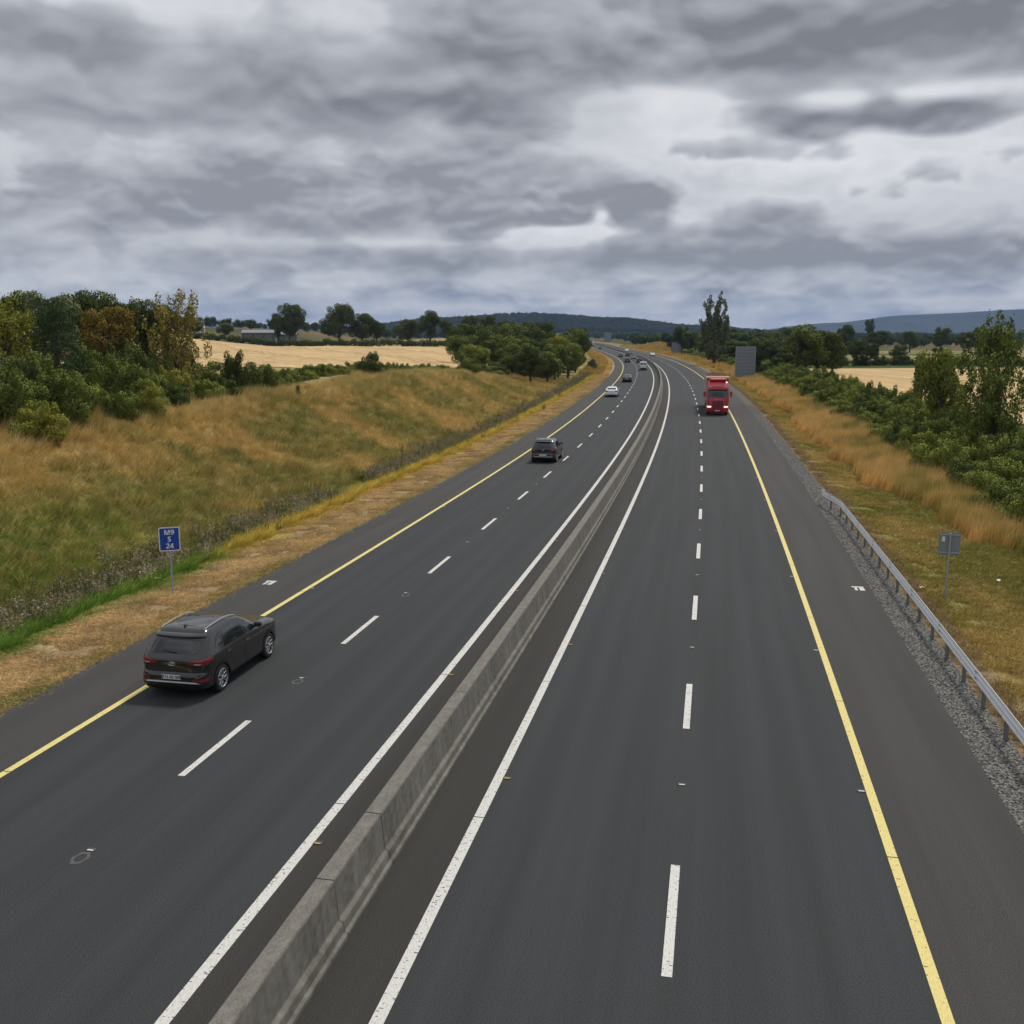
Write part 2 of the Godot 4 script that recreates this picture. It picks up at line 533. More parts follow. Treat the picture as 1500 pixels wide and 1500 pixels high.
func make_sky() -> ImageTexture:
	for spec in [[cloud_big, 4, 0.5, 71], [cloud_mid, 5, 0.55, 72], [cloud_fine, 5, 0.58, 73], [cloud_warp, 3, 0.5, 74]]:
		var n: FastNoiseLite = spec[0]
		n.noise_type = FastNoiseLite.TYPE_SIMPLEX_SMOOTH
		n.frequency = 0.012
		n.fractal_octaves = spec[1]
		n.fractal_gain = spec[2]
		n.seed = spec[3]
	cloud_puff.noise_type = FastNoiseLite.TYPE_CELLULAR
	cloud_puff.cellular_return_type = FastNoiseLite.RETURN_DISTANCE
	cloud_puff.frequency = 0.016
	cloud_puff.fractal_type = FastNoiseLite.FRACTAL_FBM
	cloud_puff.fractal_octaves = 4
	cloud_puff.fractal_gain = 0.5
	cloud_puff.seed = 75
	var w := 4096
	var h := 2048
	var img := Image.create(w, h, false, Image.FORMAT_RGB8)
	img.fill(Color(0.12, 0.11, 0.09).linear_to_srgb())
	for y0 in range(0, h / 2, 4):
		for x0 in range(0, w, 4):
			var az0 := wrapf((x0 + 2.0) / w * 360.0, -180.0, 180.0)
			var el0 := 90.0 - (y0 + 2.0) / h * 180.0
			if absf(az0) < 32.0 and el0 < 20.0:
				for y in range(y0, y0 + 4):
					for x in range(x0, x0 + 4):
						img.set_pixel(x, y, sky_colour(wrapf((x + 0.5) / w * 360.0, -180.0, 180.0), 90.0 - (y + 0.5) / h * 180.0).linear_to_srgb())
			elif el0 < 24.0:
				img.fill_rect(Rect2i(x0, y0, 4, 4), sky_colour(az0, el0).linear_to_srgb())
			elif x0 % 8 == 0 and y0 % 8 == 0:
				img.fill_rect(Rect2i(x0, y0, 8, 8), sky_colour(az0, el0).linear_to_srgb())
	return ImageTexture.create_from_image(img)

# ------------------------------------------------------------------ the place
func _ready():
	var cam := Camera3D.new()
	cam.name = "camera"
	cam.fov = 54.70
	cam.near = 0.1
	cam.far = 30000.0
	cam.position = Vector3(0, EYE, 0)
	cam.rotation = Vector3(-PITCH, 0, 0)
	add_child(cam)
	cam.current = true
	var we := WorldEnvironment.new()
	we.name = "world_environment"
	var env := Environment.new()
	env.background_mode = Environment.BG_SKY
	env.tonemap_mode = Environment.TONE_MAPPER_LINEAR
	env.tonemap_exposure = 1.6
	env.sdfgi_enabled = true
	env.ssao_enabled = true
	env.ssil_enabled = true
	env.fog_enabled = true
	env.fog_density = 0.00008
	env.fog_light_color = Color(0.60, 0.72, 0.92)
	var sky := Sky.new()
	var pano := PanoramaSkyMaterial.new()
	pano.panorama = make_sky()
	sky.sky_material = pano
	env.sky = sky
	we.environment = env
	add_child(we)
	var sun := DirectionalLight3D.new()
	sun.name = "sun"
	sun.light_energy = 0.5
	sun.light_angular_distance = 10.0
	sun.light_color = Color(1.0, 0.965, 0.91)
	sun.shadow_enabled = true
	add_child(sun)
	sun.look_at_from_position(Vector3.ZERO, -Vector3(0.30, 0.84, -0.46), Vector3.UP)
	rng.seed = 7
	patch_noise.frequency = 0.02
	patch_noise.fractal_octaves = 4
	patch_noise.seed = 5
	fine_noise.frequency = 0.12
	fine_noise.fractal_octaves = 3
	fine_noise.seed = 6
	survey()
	make_materials()
	lay_ground()
	lay_road()
	concrete_barrier()
	guardrail()
	signs()
	traffic()
	prepare_plants()
	plant_trees()
	plant_grass()
	litter()
	countryside()

# ------------------------------------------------------------------ ground
func ground_tint(s: float, o: float) -> Color:
	var p := flat(s, o)
	var n := patch_noise.get_noise_2d(p.x * 4.0, p.y * 4.0)
	var n2 := fine_noise.get_noise_2d(p.x * 3.0, p.y * 3.0)
	var ochre := Color(0.545, 0.405, 0.170)
	var straw := Color(0.605, 0.479, 0.251)
	var green := Color(0.205, 0.228, 0.056)
	var fresh := Color(0.205, 0.285, 0.056)
	var c := ochre
	if o < -10.0:
		var a := -o
		c = ochre.lerp(green, clampf(0.26 + n * 2.3 + n2 * 1.0, 0.0, 1.0))
		var low := step(21.0, 23.0, a) * (1.0 - step(26.0, 30.0, a))
		c = c.lerp(fresh, low * (1.0 - step(30.0, 50.0, s)) * clampf(0.85 + n2 * 1.5, 0.0, 1.0))
		c = c.lerp(green, low * clampf(0.25 + n * 1.2, 0.0, 1.0))
		c = c.lerp(straw, step(31.5, 34.0, a) * clampf(0.45 + n2, 0.0, 1.0))
		if a < 20.2:
			var edge := step(18.6, 20.0, a + n2 * 0.9)
			c = Color(0.627, 0.479, 0.279).lerp(Color(0.336, 0.234, 0.120), clampf(0.35 + n2 * 1.3, 0.0, 1.0)).lerp(fresh.lerp(Color(0.568, 0.413, 0.099), step(32.0, 46.0, s + n * 8.0)), edge)
	elif o > 0.0:
		c = Color(0.450, 0.335, 0.130).lerp(Color(0.270, 0.245, 0.070), clampf(0.35 + n * 1.6 + n2 * 0.7, 0.0, 1.0))
		if o < 7.3: c = Color(0.330, 0.250, 0.150)
		if o > 15.0: c = c.lerp(Color(0.097, 0.132, 0.033), step(15.0, 18.0, o))
	return c

func lay_ground():
	var ss := []
	var s := -58.0
	while s < 1385.0:
		ss.append(s)
		s += 1.6 if s < 120.0 else (3.0 if s < 260.0 else 9.0)
	for side in [-1, 1]:
		var os := []
		if side < 0: os = [-150.0, -130.0, -110.0, -95.0, -85.0, -76.0, -68.0, -60.0, -54.0, -49.0, -45.0, -42.0, -39.5, -37.5, -36.0, -35.0, -34.0, -33.2, -32.4, -31.6, -30.8, -30.0, -29.0, -28.0, -27.0, -26.0, -25.0, -24.2, -23.4, -22.8, -22.2, -21.7, -21.2, -20.6, -20.0, -19.4, -18.8, -18.2, -17.6, -17.0, -16.28, -15.6]
		else: os = [5.0, 5.63, 6.1, 6.7, 7.2, 7.8, 8.5, 9.2, 9.9, 10.6, 11.3, 12.0, 12.8, 13.6, 14.5, 15.5, 17.0, 19.0, 22.0, 26.0, 31.0, 38.0, 47.0, 58.0, 72.0, 90.0, 115.0, 150.0]
		var v := PackedVector3Array()
		var c := PackedColorArray()
		for a in ss:
			for o in os:
				var p := flat(a, o)
				var y := land_y(a, o)
				if (side < 0 and o > LE) or (side > 0 and o < RE): y = road_y(a, o) - 0.18
				v.append(Vector3(p.x, y, -p.y))
				c.append(ground_tint(a, o))
		structure("ground", grid_mesh(v, os.size(), c, PackedVector2Array()), mats.soil)
	# the country all round, out to the horizon
	var v2 := PackedVector3Array()
	var c2 := PackedColorArray()
	var radii := [0.0, 40.0, 80.0, 130.0, 180.0, 240.0, 300.0, 380.0, 470.0, 580.0, 720.0, 900.0, 1150.0, 1500.0, 2000.0, 2800.0, 4000.0, 6000.0, 9700.0]
	for r in radii:
		for k in 121:
			var a := TAU * k / 120.0
			var x: float = sin(a) * r
			var z: float = cos(a) * r
			var q := along(x, z)
			var y := land_y(q.x, clampf(q.y, -400.0, 400.0)) if r < 1300.0 else 1.0
			if absf(q.y) < 155.0 and q.x > -58.0 and q.x < 1384.0: y = minf(y, road_y(q.x, 0.0)) - 1.2
			y = lerpf(y, 2.0, step(900.0, 2200.0, r)) 
			v2.append(Vector3(x, y, -z))
			var n := patch_noise.get_noise_2d(x * 0.35, z * 0.35)
			c2.append(Color(0.09, 0.10, 0.035).lerp(Color(0.27, 0.20, 0.09), clampf(0.3 + n * 2.0, 0.0, 1.0)))
	structure("terrain", grid_mesh(v2, 121, c2, PackedVector2Array(), PackedVector2Array(), true), mats.soil)
	# stubble fields
	field("stubble_field", Vector2(-190, 150), Vector2(-215, 445), Vector2(-6, 395), Vector2(-12, 175), -0.42)
	field("stubble_field", Vector2(47, 62), Vector2(70, 262), Vector2(235, 290), Vector2(180, 62), -0.12)
	field("pasture", Vector2(95, 310), Vector2(130, 520), Vector2(420, 520), Vector2(330, 305), 0.0, Color(0.30, 0.26, 0.11))

func field(called: String, a: Vector2, b: Vector2, c: Vector2, d: Vector2, turn: float, tone := Color(0.66, 0.48, 0.255)):
	var v := PackedVector3Array()
	var col := PackedColorArray()
	var uv := PackedVector2Array()
	var n := 60
	for r in n + 1:
		for k in n + 1:
			var p := a.lerp(d, k / float(n)).lerp(b.lerp(c, k / float(n)), r / float(n))
			v.append(Vector3(p.x, ground_y(p.x, p.y) + 0.12, -p.y))
			var q := p.rotated(turn)
			uv.append(q)
			var t := 1.0 + 0.14 * patch_noise.get_noise_2d(p.x * 2.0, p.y * 0.8)
			col.append(Color(tone.r * t, tone.g * t, tone.b * t))
	structure(called, grid_mesh(v, n + 1, col, uv), mats.stubble)

func lay_road():
	# polished wheel tracks and the oil-darkened strip between them
	var worn := func(s: float, o: float, left: float) -> Color:
		var u := fposmod(o - left, 3.6)
		var t := exp(-pow((u - 0.95) / 0.38, 2.0)) + exp(-pow((u - 2.65) / 0.38, 2.0))
		var k := 1.0 + 0.24 * t + 0.05 * patch_noise.get_noise_2d(o * 14.0, s * 0.5)
		return Color(k, k * 1.003, k * 1.008)
	structure("carriageway", strip(LY, LW + 0.02, -55, 1380, 0.0, 3.0, 25, worn.bind(LY)), mats.asphalt)
	structure("carriageway", strip(RW - 0.02, RY, -55, 1380, 0.0, 3.0, 25, worn.bind(RW)), mats.asphalt)
	structure("median_strip", strip(LW + 0.02, RW - 0.02, -55, 1380, 0.0, 3.0, 5), mats.median_asphalt)
	structure("hard_shoulder", strip(LE, LY, -55, 1380, 0.0, 3.0, 5), mats.shoulder_asphalt)
	structure("hard_shoulder", strip(RY, RE, -55, 1380, 0.0, 3.0, 5), mats.shoulder_asphalt)
	structure("road_edge", strip(RE, RE + 0.003, -55, 1380, -0.09, 3.0, 2), mats.shoulder_asphalt)
	var edges := [[LY, mats.yellow_line, 0.17], [RY, mats.yellow_line, 0.17], [LW, mats.white_line, 0.19], [RW, mats.white_line, 0.19]]
	for e in edges:
		var holder := Node3D.new()
		holder.name = numbered("edge_line")
		holder.set_meta("kind", "structure")
		add_child(holder)
		var s := -36.0
		while s < 1370.0:
			var n := 7.5 if s < 120.0 else 60.0
			var e0: float = e[0]
			put("line_section", strip(e0 - e[2] * 0.5, e0 + e[2] * 0.5, s, s + n - 0.03, 0.005, 2.5), e[1], holder)
			s += n
	for l in [[LD, 17.0], [RD, 12.5]]:
		var holder := Node3D.new()
		holder.name = numbered("lane_line")
		holder.set_meta("kind", "structure")
		add_child(holder)
		for k in range(-3, 75):
			var s: float = l[1] + 9.0 * k
			put("dash", strip(l[0] - 0.075, l[0] + 0.075, s, s + 3.0, 0.005, 1.5), mats.white_line, holder)
	# sealed joint between the two widths of surfacing
	for o in [LD - 0.10, RD - 0.10]:
		structure("surface_joint", strip(o, o + 0.018, -30.0, 200.0, 0.003, 2.5), mats.median_asphalt)
	# reflecting studs between the dashes and beside the edge lines
	var stud := begin()
	box(stud, Vector3(0, 0.008, 0), Vector3(0.16, 0.016, 0.10), 0.006)
	var stud_body := finish(stud)
	var lens := boxed(Vector3(0, 0.016, 0.035), Vector3(0.11, 0.016, 0.030), 0.004)
	var rows := [[LD + 0.02, 23.0, "white road stud set in the gap between two lane dashes", "studs between the lane dashes", mats.reflector, 22],
		[RD, 18.6, "white road stud set in the gap between two lane dashes", "studs between the lane dashes", mats.reflector, 22],
		[RY - 0.17, 19.0, "pale road stud beside the yellow shoulder line", "studs beside the yellow lines", mats.reflector, 12],
		[LY + 0.17, 23.0, "pale road stud beside the yellow shoulder line", "studs beside the yellow lines", mats.reflector, 12],
		[LW + 0.17, 15.0, "amber road stud between the white edge line and the concrete barrier", "amber studs by the concrete barrier", mats.amber, 12],
		[RW + 0.17, 18.2, "amber road stud on the lane side of the white edge line", "amber studs on the lane side", mats.amber, 14]]
	for q in rows:
		for k in range(-1, q[5]):
			var s: float = q[1] + 9.0 * k
			var r := base("road_stud", on_road(s, q[0], 0.0), -heading(s))
			tag(r, q[2], "road stud", q[3])
			put("base", stud_body, mats.rubber_grey, r)
			put("reflector", lens, q[4], r)
	# bare rings where old studs were cut out of the surface
	for q in [[23.0, LD + 0.02], [14.0, LD], [32.0, LD + 0.1]]:
		var v := PackedVector3Array()
		var uv := PackedVector2Array()
		for r in 2:
			for k in 17:
				var a := TAU * k / 16.0
				var rad := 0.09 if r == 0 else 0.14 + 0.015 * sin(k * 2.3)
				var ds: float = -0.28 + cos(a) * rad * 1.5
				v.append(on_road(q[0] + ds, q[1] + sin(a) * rad, 0.004))
				uv.append(Vector2(sin(a), cos(a)) * rad)
		structure("surface_patch", grid_mesh(v, 17, PackedColorArray(), uv), mats.rubber_grey)
	# survey figures sprayed on the hard shoulders
	for q in [[32.2, -15.62, 1], [35.3, 5.20, -1]]:
		var holder := Node3D.new()
		holder.name = numbered("survey_mark")
		holder.set_meta("kind", "structure")
		add_child(holder)
		for b in [[-0.20, 0.40, 0.27, 0.36], [-0.13, 0.09, 0.0, 0.26], [0.03, 0.17, 0.0, 0.26]]:
			put("stroke", strip(q[1] + b[0], q[1] + b[0] + b[1], q[0] + b[2] * 1.6, q[0] + b[3] * 1.6, 0.005, 1.0), mats.white_line, holder)
	# gravel drain along the shoulder
	var gm := plain(Color(0.13, 0.125, 0.115), 0.95)
	gm.albedo_texture = mats.soil.albedo_texture
	gm.uv1_scale = Vector3(1.3, 1.3, 1)
	structure("gravel_drain", strip(RE + 0.01, RE + 0.98, -30, 900, -0.035, 3.0, 3), gm)
	var stone := begin()
	for k in 8:
		var a := TAU * k / 8.0
		var b := TAU * (k + 1) / 8.0
		var ra := 0.5 + 0.12 * sin(k * 2.1)
		var rb := 0.5 + 0.12 * sin(((k + 1) % 8) * 2.1)
		var p := Vector3(cos(a) * ra, 0, sin(a) * ra)
		var q := Vector3(cos(b) * rb, 0, sin(b) * rb)
		for t in [p, Vector3(0.06, 0.36, 0.03), q]: stone.add_vertex(t)
	var transforms: Array[Transform3D] = []
	var colours: Array[Color] = []
	for i in 52000:
		var s := 8.0 + 120.0 * pow(rng.randf(), 1.5)
		var o := RE + 0.02 + 0.96 * rng.randf()
		var size := rng.randf_range(0.035, 0.085)
		transforms.append(Transform3D(Basis.from_euler(Vector3(rng.randf_range(-0.6, 0.6), rng.randf() * TAU, rng.randf_range(-0.6, 0.6))).scaled(Vector3.ONE * size), on_road(s, o, -0.033)))
		var g := rng.randf_range(0.05, 0.30)
		colours.append(Color(g * 1.03, g, g * 0.93))
	scatter("gravel", "grey loose gravel in the drain beside the hard shoulder", "gravel", finish(stone), mats.stone, transforms, colours)

func scatter(called: String, label: String, category: String, mesh: Mesh, m: Material, transforms: Array[Transform3D], colours: Array[Color]):
	var mm := MultiMesh.new()
	mm.transform_format = MultiMesh.TRANSFORM_3D
	mm.use_colors = true
	mm.mesh = mesh
	mm.instance_count = transforms.size()
	for i in transforms.size():
		mm.set_instance_transform(i, transforms[i])
		mm.set_instance_color(i, colours[i])
	var o := MultiMeshInstance3D.new()
	o.multimesh = mm
	o.material_override = m
	o.name = numbered(called)
	tag(o, label, category, "", "stuff")
	add_child(o)

# ------------------------------------------------------------------ concrete barrier
func concrete_barrier():
	var root := base("concrete_barrier")
	tag(root, "weathered grey concrete barrier running down the median of the motorway", "barrier")
	var prof := [Vector2(-0.340, -0.020), Vector2(-0.340, 0.055), Vector2(-0.330, 0.070), Vector2(-0.285, 0.085), Vector2(-0.270, 0.215), Vector2(-0.258, 0.232), Vector2(-0.205, 0.262), Vector2(-0.198, 0.280), Vector2(-0.145, 0.860), Vector2(-0.130, 0.885), Vector2(0.130, 0.885), Vector2(0.145, 0.860), Vector2(0.198, 0.280), Vector2(0.205, 0.262), Vector2(0.258, 0.232), Vector2(0.270, 0.215), Vector2(0.285, 0.085), Vector2(0.330, 0.070), Vector2(0.340, 0.055), Vector2(0.340, -0.020)]
	var cuts := [-30.0, -12.0, 3.0, 12.5, 14.6, 20.5, 30.5, 33.0, 40.6, 49.0]
	while cuts[-1] < 330.0: cuts.append(cuts[-1] + rng.randf_range(5.0, 9.5))
	cuts.append(700.0)
	cuts.append(1380.0)
	for i in cuts.size() - 1:
		var s0: float = cuts[i] + 0.014
		var s1: float = cuts[i + 1] - 0.014
		var rows := maxi(1, ceili((s1 - s0) / (2.0 if s1 < 340.0 else 8.0)))
		var v := PackedVector3Array()
		var uv := PackedVector2Array()
		var idx := PackedInt32Array()
		var n := PackedVector3Array()
		var nudge := rng.randf_range(-0.006, 0.006)
		for r in rows + 1:
			var s := lerpf(s0, s1, float(r) / rows)
			var h := heading(s)
			var across := Vector3(cos(h), 0, sin(h))
			var len := 0.0
			for k in prof.size() - 1:
				var a: Vector2 = prof[k]
				var b: Vector2 = prof[k + 1]
				var nn := Vector2(-(b.y - a.y), b.x - a.x).normalized()
				var nl := a.distance_to(b)
				for q in [[a, len], [b, len + nl]]:
					var p: Vector2 = q[0]
					v.append(on_road(s, MID + p.x + nudge, 0.0) * Vector3(1, 0, 1) + Vector3(0, road_y(s, MID) + p.y, 0))
					uv.append(Vector2(s / 13.0 + i * 0.37, q[1] / 2.4))
					n.append(across * nn.x + Vector3.UP * nn.y)
				len += nl
		var w := (prof.size() - 1) * 2
		for r in rows:
			for k in prof.size() - 1:
				var a := r * w + k * 2
				idx.append_array([a, a + w, a + 1, a + 1, a + w, a + w + 1])
		# ends
		for e in [0, rows]:
			for k in range(1, prof.size() - 2):
				idx.append_array([e * w, e * w + k * 2, e * w + k * 2 + 1])
		put("segment", mesh_of(v, n, PackedColorArray(), uv, idx), mats.concrete, root)

# ------------------------------------------------------------------ guardrail
func guardrail():
	var root := base("guardrail")
	tag(root, "galvanised steel guardrail with posts beside the gravel drain, its end bent down and outward", "guardrail")
	# section of the beam: two ridges with a valley, open to the back; (towards the road is negative)
	var prof := []
	for k in 25:
		var t := k / 24.0
		prof.append(Vector2(-0.045 * cos(t * TAU * 2.0) * (1.0 if absf(t - 0.5) < 0.46 else 0.6), 0.335 - 0.31 * t))
	var o_at := func(s: float) -> float: return 6.42 - 0.42 * step(50.0, 54.3, s)
	var y_at := func(s: float) -> float: return 0.50 - 0.02 * step(50.0, 54.3, s)
	var s := 0.6
	while s < 54.0:
		var s1 := minf(s + 4.0, 54.4)
		var v := PackedVector3Array()
		for r in 9:
			var a := lerpf(s, s1 + 0.12, r / 8.0)
			var oo: float = o_at.call(a)
			var yy: float = y_at.call(a)
			for p in prof:
				v.append(on_road(a, oo + p.x - 0.001 * int(s), yy + p.y))
		var beam := put("beam", grid_mesh(v, prof.size(), PackedColorArray(), PackedVector2Array(), PackedVector2Array(), true), mats.galv, root)
		for k in 4:
			var bo := begin()
			var c := on_road(s1 - 0.05 + 0.08 * (k % 2), o_at.call(s1) - 0.03, y_at.call(s1) + (0.10 if k < 2 else 0.25))
			tube(bo, [c, c - Vector3(0.03, 0, 0)], [0.014, 0.012], 6)
			put("bolt", finish(bo), mats.galv_dull, beam)
		s = s1
	s = 1.4
	while s < 54.0:
		var oo: float = o_at.call(s)
		var c := on_road(s, oo + 0.055, -0.12)
		var turn := Basis(Vector3.UP, -heading(s))
		var st := begin()
		box(st, c + Vector3(0, 0.31, 0), Vector3(0.012, 0.92, 0.12), 0.003, turn)
		for z in [-0.05, 0.05]:
			box(st, c + turn * Vector3(0.025, 0.31, z * 1.2), Vector3(0.07, 0.92, 0.010), 0.002, turn)
		put("post", finish(st), mats.post, root)
		s += 1.9
	# rounded end of the terminal
	var st2 := begin()
	var e := on_road(54.45, o_at.call(54.4), 0.42)
	box(st2, e + Vector3(0.02, 0.16, 0), Vector3(0.12, 0.33, 0.06), 0.025, Basis(Vector3.UP, -heading(54.0)))
	put("end_cap", finish(st2), mats.galv, root)

# ------------------------------------------------------------------ signs
func lettering(text: String, height: float) -> TextMesh:
	var t := TextMesh.new()
	var f := SystemFont.new()
	f.font_names = PackedStringArray(["Droid Sans"])
	f.font_weight = 700
	t.font = f
	t.text = text
	t.font_size = 64
	t.pixel_size = height / 46.0
	t.depth = 0.003
	return t

func rounded(w: float, h: float, r: float, depth: float) -> ArrayMesh:   # plate in the xy plane, face to +z
	var pts := []
	for c in [[1, 1, 0.0], [-1, 1, 0.5], [-1, -1, 1.0], [1, -1, 1.5]]:
		for k in 5:
			var a: float = (c[2] + 0.5 * k / 4.0) * PI
			pts.append(Vector2(c[0] * (w * 0.5 - r) + cos(a) * r, c[1] * (h * 0.5 - r) + sin(a) * r))
	var st := begin()
	for z in [0.0, depth]:
		for k in range(1, pts.size() - 1):
			for p in [pts[0], pts[k + 1], pts[k]]: st.add_vertex(Vector3(p.x, p.y, z))
	for k in pts.size():
		var p: Vector2 = pts[k]
		var q: Vector2 = pts[(k + 1) % pts.size()]
		quad(st, Vector3(p.x, p.y, 0), Vector3(p.x, p.y, depth), Vector3(q.x, q.y, depth), Vector3(q.x, q.y, 0))
	return finish(st)

func signs():
	# blue location sign
	var p := on_road(30.6, -18.35)
	p.y = land_y(30.6, -18.35)
	var r := base("location_sign", p, 0.30)
	tag(r, "small blue location sign reading M9 S 24 on a grey post in the dry verge", "sign")
	var st := begin()
	tube(st, [Vector3(0, -0.2, -0.05), Vector3(0, 2.2, -0.05)], [0.036, 0.036], 10)
	put("post", finish(st), mats.galv_dull, r)
	var plate := put("border", rounded(0.70, 0.84, 0.05, 0.012), mats.white_paint, r, Vector3(0, 1.98, 0))
	put("panel", rounded(0.63, 0.77, 0.035, 0.003), mats.sign_blue, plate, Vector3(0, 0, 0.012))
	for q in [["M9", 0.24], ["S", 0.0], ["24", -0.24]]:
		put("lettering", lettering(q[0], 0.175), mats.white_paint, plate, Vector3(0, q[1], 0.017))
	# the back of its twin on the other verge
	p = on_road(35.0, 7.95)
	p.y = land_y(35.0, 7.95)
	r = base("location_sign", p, -0.22)
	tag(r, "grey back of a small sign on a post beyond the guardrail", "sign")
	st = begin()
	tube(st, [Vector3(0, -0.2, 0.06), Vector3(0, 2.32, 0.06)], [0.036, 0.036], 10)
	put("post", finish(st), mats.galv_dull, r)
	put("panel", rounded(0.68, 0.78, 0.04, 0.012), mats.sign_back, r, Vector3(0, 1.96, 0))
	for y in [1.65, 2.27]:
		put("rail", boxed(Vector3(0, y, 0.03), Vector3(0.66, 0.05, 0.03), 0.005), mats.galv_dull, r)
	put("sticker", boxed(Vector3(-0.2, 2.12, 0.0135), Vector3(0.10, 0.17, 0.003)), mats.white_paint, r)
	# backs of the big direction signs for the oncoming side
	for q in [[200.0, 10.9, 3.9, 5.9, 0.7, "tall grey back of a direction sign behind the lorry, crossed by rails and three posts", 3, 9],
			[425.0, 12.6, 4.3, 4.2, 1.0, "square grey back of a direction sign before the dark trees on the bend", 3, 6],
			[1060.0, 17.5, 7.6, 9.6, 0.6, "distant grey back of a direction sign where the road leaves sight", 3, 7]]:
		p = on_road(q[0], q[1])
		p.y = land_y(q[0], q[1])
		r = base("direction_sign", p, -heading(q[0]) + 0.02)
		tag(r, q[5], "sign")
		put("panel", boxed(Vector3(0, q[4] + q[3] * 0.5, 0), Vector3(q[2], q[3], 0.03), 0.01), mats.sign_back, r)
		for k in q[6]:
			var x: float = (float(k) / (q[6] - 1) - 0.5) * q[2] * 0.94
			st = begin()
			tube(st, [Vector3(x, -0.3, 0.12), Vector3(x, q[4] + q[3], 0.12)], [0.075, 0.075], 8)
			put("post", finish(st), mats.galv_dull, r)
		for k in q[7]:
			var y: float = q[4] + q[3] * (k + 0.5) / q[7]
			put("rail", boxed(Vector3(0, y, 0.035), Vector3(q[2] * 0.98, 0.07, 0.04)), mats.galv_dull, r)

# ------------------------------------------------------------------ vehicles
# A body is a stack of level outlines: height, half width, rear end, front end (forward is -z). Ends are rounded in plan.
const SUV := [[0.20, 0.76, 2.00, -2.02], [0.27, 0.87, 2.12, -2.13], [0.34, 0.912, 2.165, -2.19], [0.42, 0.927, 2.185, -2.225], [0.50, 0.912, 2.195, -2.235], [0.62, 0.908, 2.19, -2.235],
	[0.665, 0.909, 2.165, -2.23], [0.70, 0.911, 2.125, -2.225], [0.80, 0.917, 2.115, -2.20], [0.87, 0.922, 2.115, -2.17], [0.915, 0.918, 2.12, -2.11], [0.965, 0.914, 2.125, -2.00], [1.01, 0.905, 2.115, -1.80], [1.045, 0.892, 2.09, -1.50], [1.08, 0.878, 2.06, -1.20], [1.115, 0.865, 2.03, -1.03],
	[1.20, 0.834, 1.945, -0.87], [1.30, 0.795, 1.85, -0.68], [1.40, 0.752, 1.755, -0.48], [1.49, 0.708, 1.68, -0.27], [1.56, 0.662, 1.62, -0.05], [1.605, 0.612, 1.56, 0.15], [1.632, 0.54, 1.47, 0.34], [1.645, 0.43, 1.32, 0.50], [1.652, 0.24, 1.08, 0.62]]
const SEDAN := [[0.18, 0.76, 2.14, -2.10], [0.25, 0.86, 2.26, -2.22], [0.34, 0.895, 2.31, -2.28], [0.46, 0.905, 2.33, -2.30], [0.58, 0.908, 2.33, -2.29], [0.66, 0.907, 2.30, -2.26], [0.74, 0.905, 2.29, -2.20], [0.82, 0.90, 2.29, -2.08], [0.88, 0.892, 2.28, -1.85], [0.94, 0.88, 2.27, -1.45], [0.985, 0.868, 2.22, -1.10], [1.01, 0.858, 2.06, -1.02], [1.035, 0.845, 1.78, -0.96],
	[1.10, 0.815, 1.60, -0.82], [1.19, 0.772, 1.40, -0.62], [1.28, 0.725, 1.20, -0.42], [1.35, 0.682, 1.03, -0.22], [1.40, 0.63, 0.88, -0.04], [1.43, 0.55, 0.72, 0.10], [1.445, 0.42, 0.55, 0.20], [1.45, 0.22, 0.42, 0.27]]
const HATCH := [[0.18, 0.74, 1.90, -1.90], [0.25, 0.84, 2.00, -2.02], [0.34, 0.875, 2.05, -2.08], [0.46, 0.888, 2.07, -2.10], [0.58, 0.89, 2.07, -2.09], [0.66, 0.89, 2.04, -2.06], [0.76, 0.888, 2.02, -2.00], [0.86, 0.882, 2.01, -1.84], [0.93, 0.872, 2.00, -1.50], [0.985, 0.86, 1.98, -1.12], [1.02, 0.848, 1.95, -0.98],
	[1.10, 0.82, 1.87, -0.84], [1.20, 0.78, 1.78, -0.63], [1.30, 0.735, 1.68, -0.42], [1.38, 0.69, 1.60, -0.20], [1.43, 0.64, 1.53, 0.0], [1.465, 0.56, 1.42, 0.18], [1.48, 0.42, 1.25, 0.34], [1.485, 0.22, 1.0, 0.45]]
const VAN := [[0.22, 0.80, 2.40, -2.30], [0.30, 0.92, 2.50, -2.42], [0.42, 0.96, 2.54, -2.50], [0.60, 0.972, 2.55, -2.52], [0.80, 0.975, 2.55, -2.48], [0.95, 0.975, 2.545, -2.38], [1.05, 0.97, 2.54, -2.20], [1.12, 0.965, 2.535, -1.95], [1.20, 0.955, 2.53, -1.75], [1.40, 0.93, 2.51, -1.50], [1.60, 0.90, 2.49, -1.25], [1.75, 0.872, 2.47, -1.05], [1.85, 0.845, 2.45, -0.85], [1.92, 0.80, 2.40, -0.65], [1.955, 0.72, 2.30, -0.45], [1.97, 0.55, 2.1, -0.25]]

func level(rows: Array, y: float) -> Array:
	if y <= rows[0][0]: return rows[0]
	for i in range(1, rows.size()):
		if y <= rows[i][0]:
			var t: float = (y - rows[i - 1][0]) / (rows[i][0] - rows[i - 1][0])
			return [y, lerpf(rows[i - 1][1], rows[i][1], t), lerpf(rows[i - 1][2], rows[i][2], t), lerpf(rows[i - 1][3], rows[i][3], t)]
	return rows[-1]

func side_x(row: Array, z: float) -> float:
	var c: float = (row[2] + row[3]) * 0.5
	var l: float = (row[2] - row[3]) * 0.5
	var u := clampf((z - c) / l, -1.0, 1.0)
	var n := 9.0 if u > 0.0 else 6.0
	return row[1] * pow(maxf(0.0, 1.0 - pow(absf(u), n)), 1.0 / n)

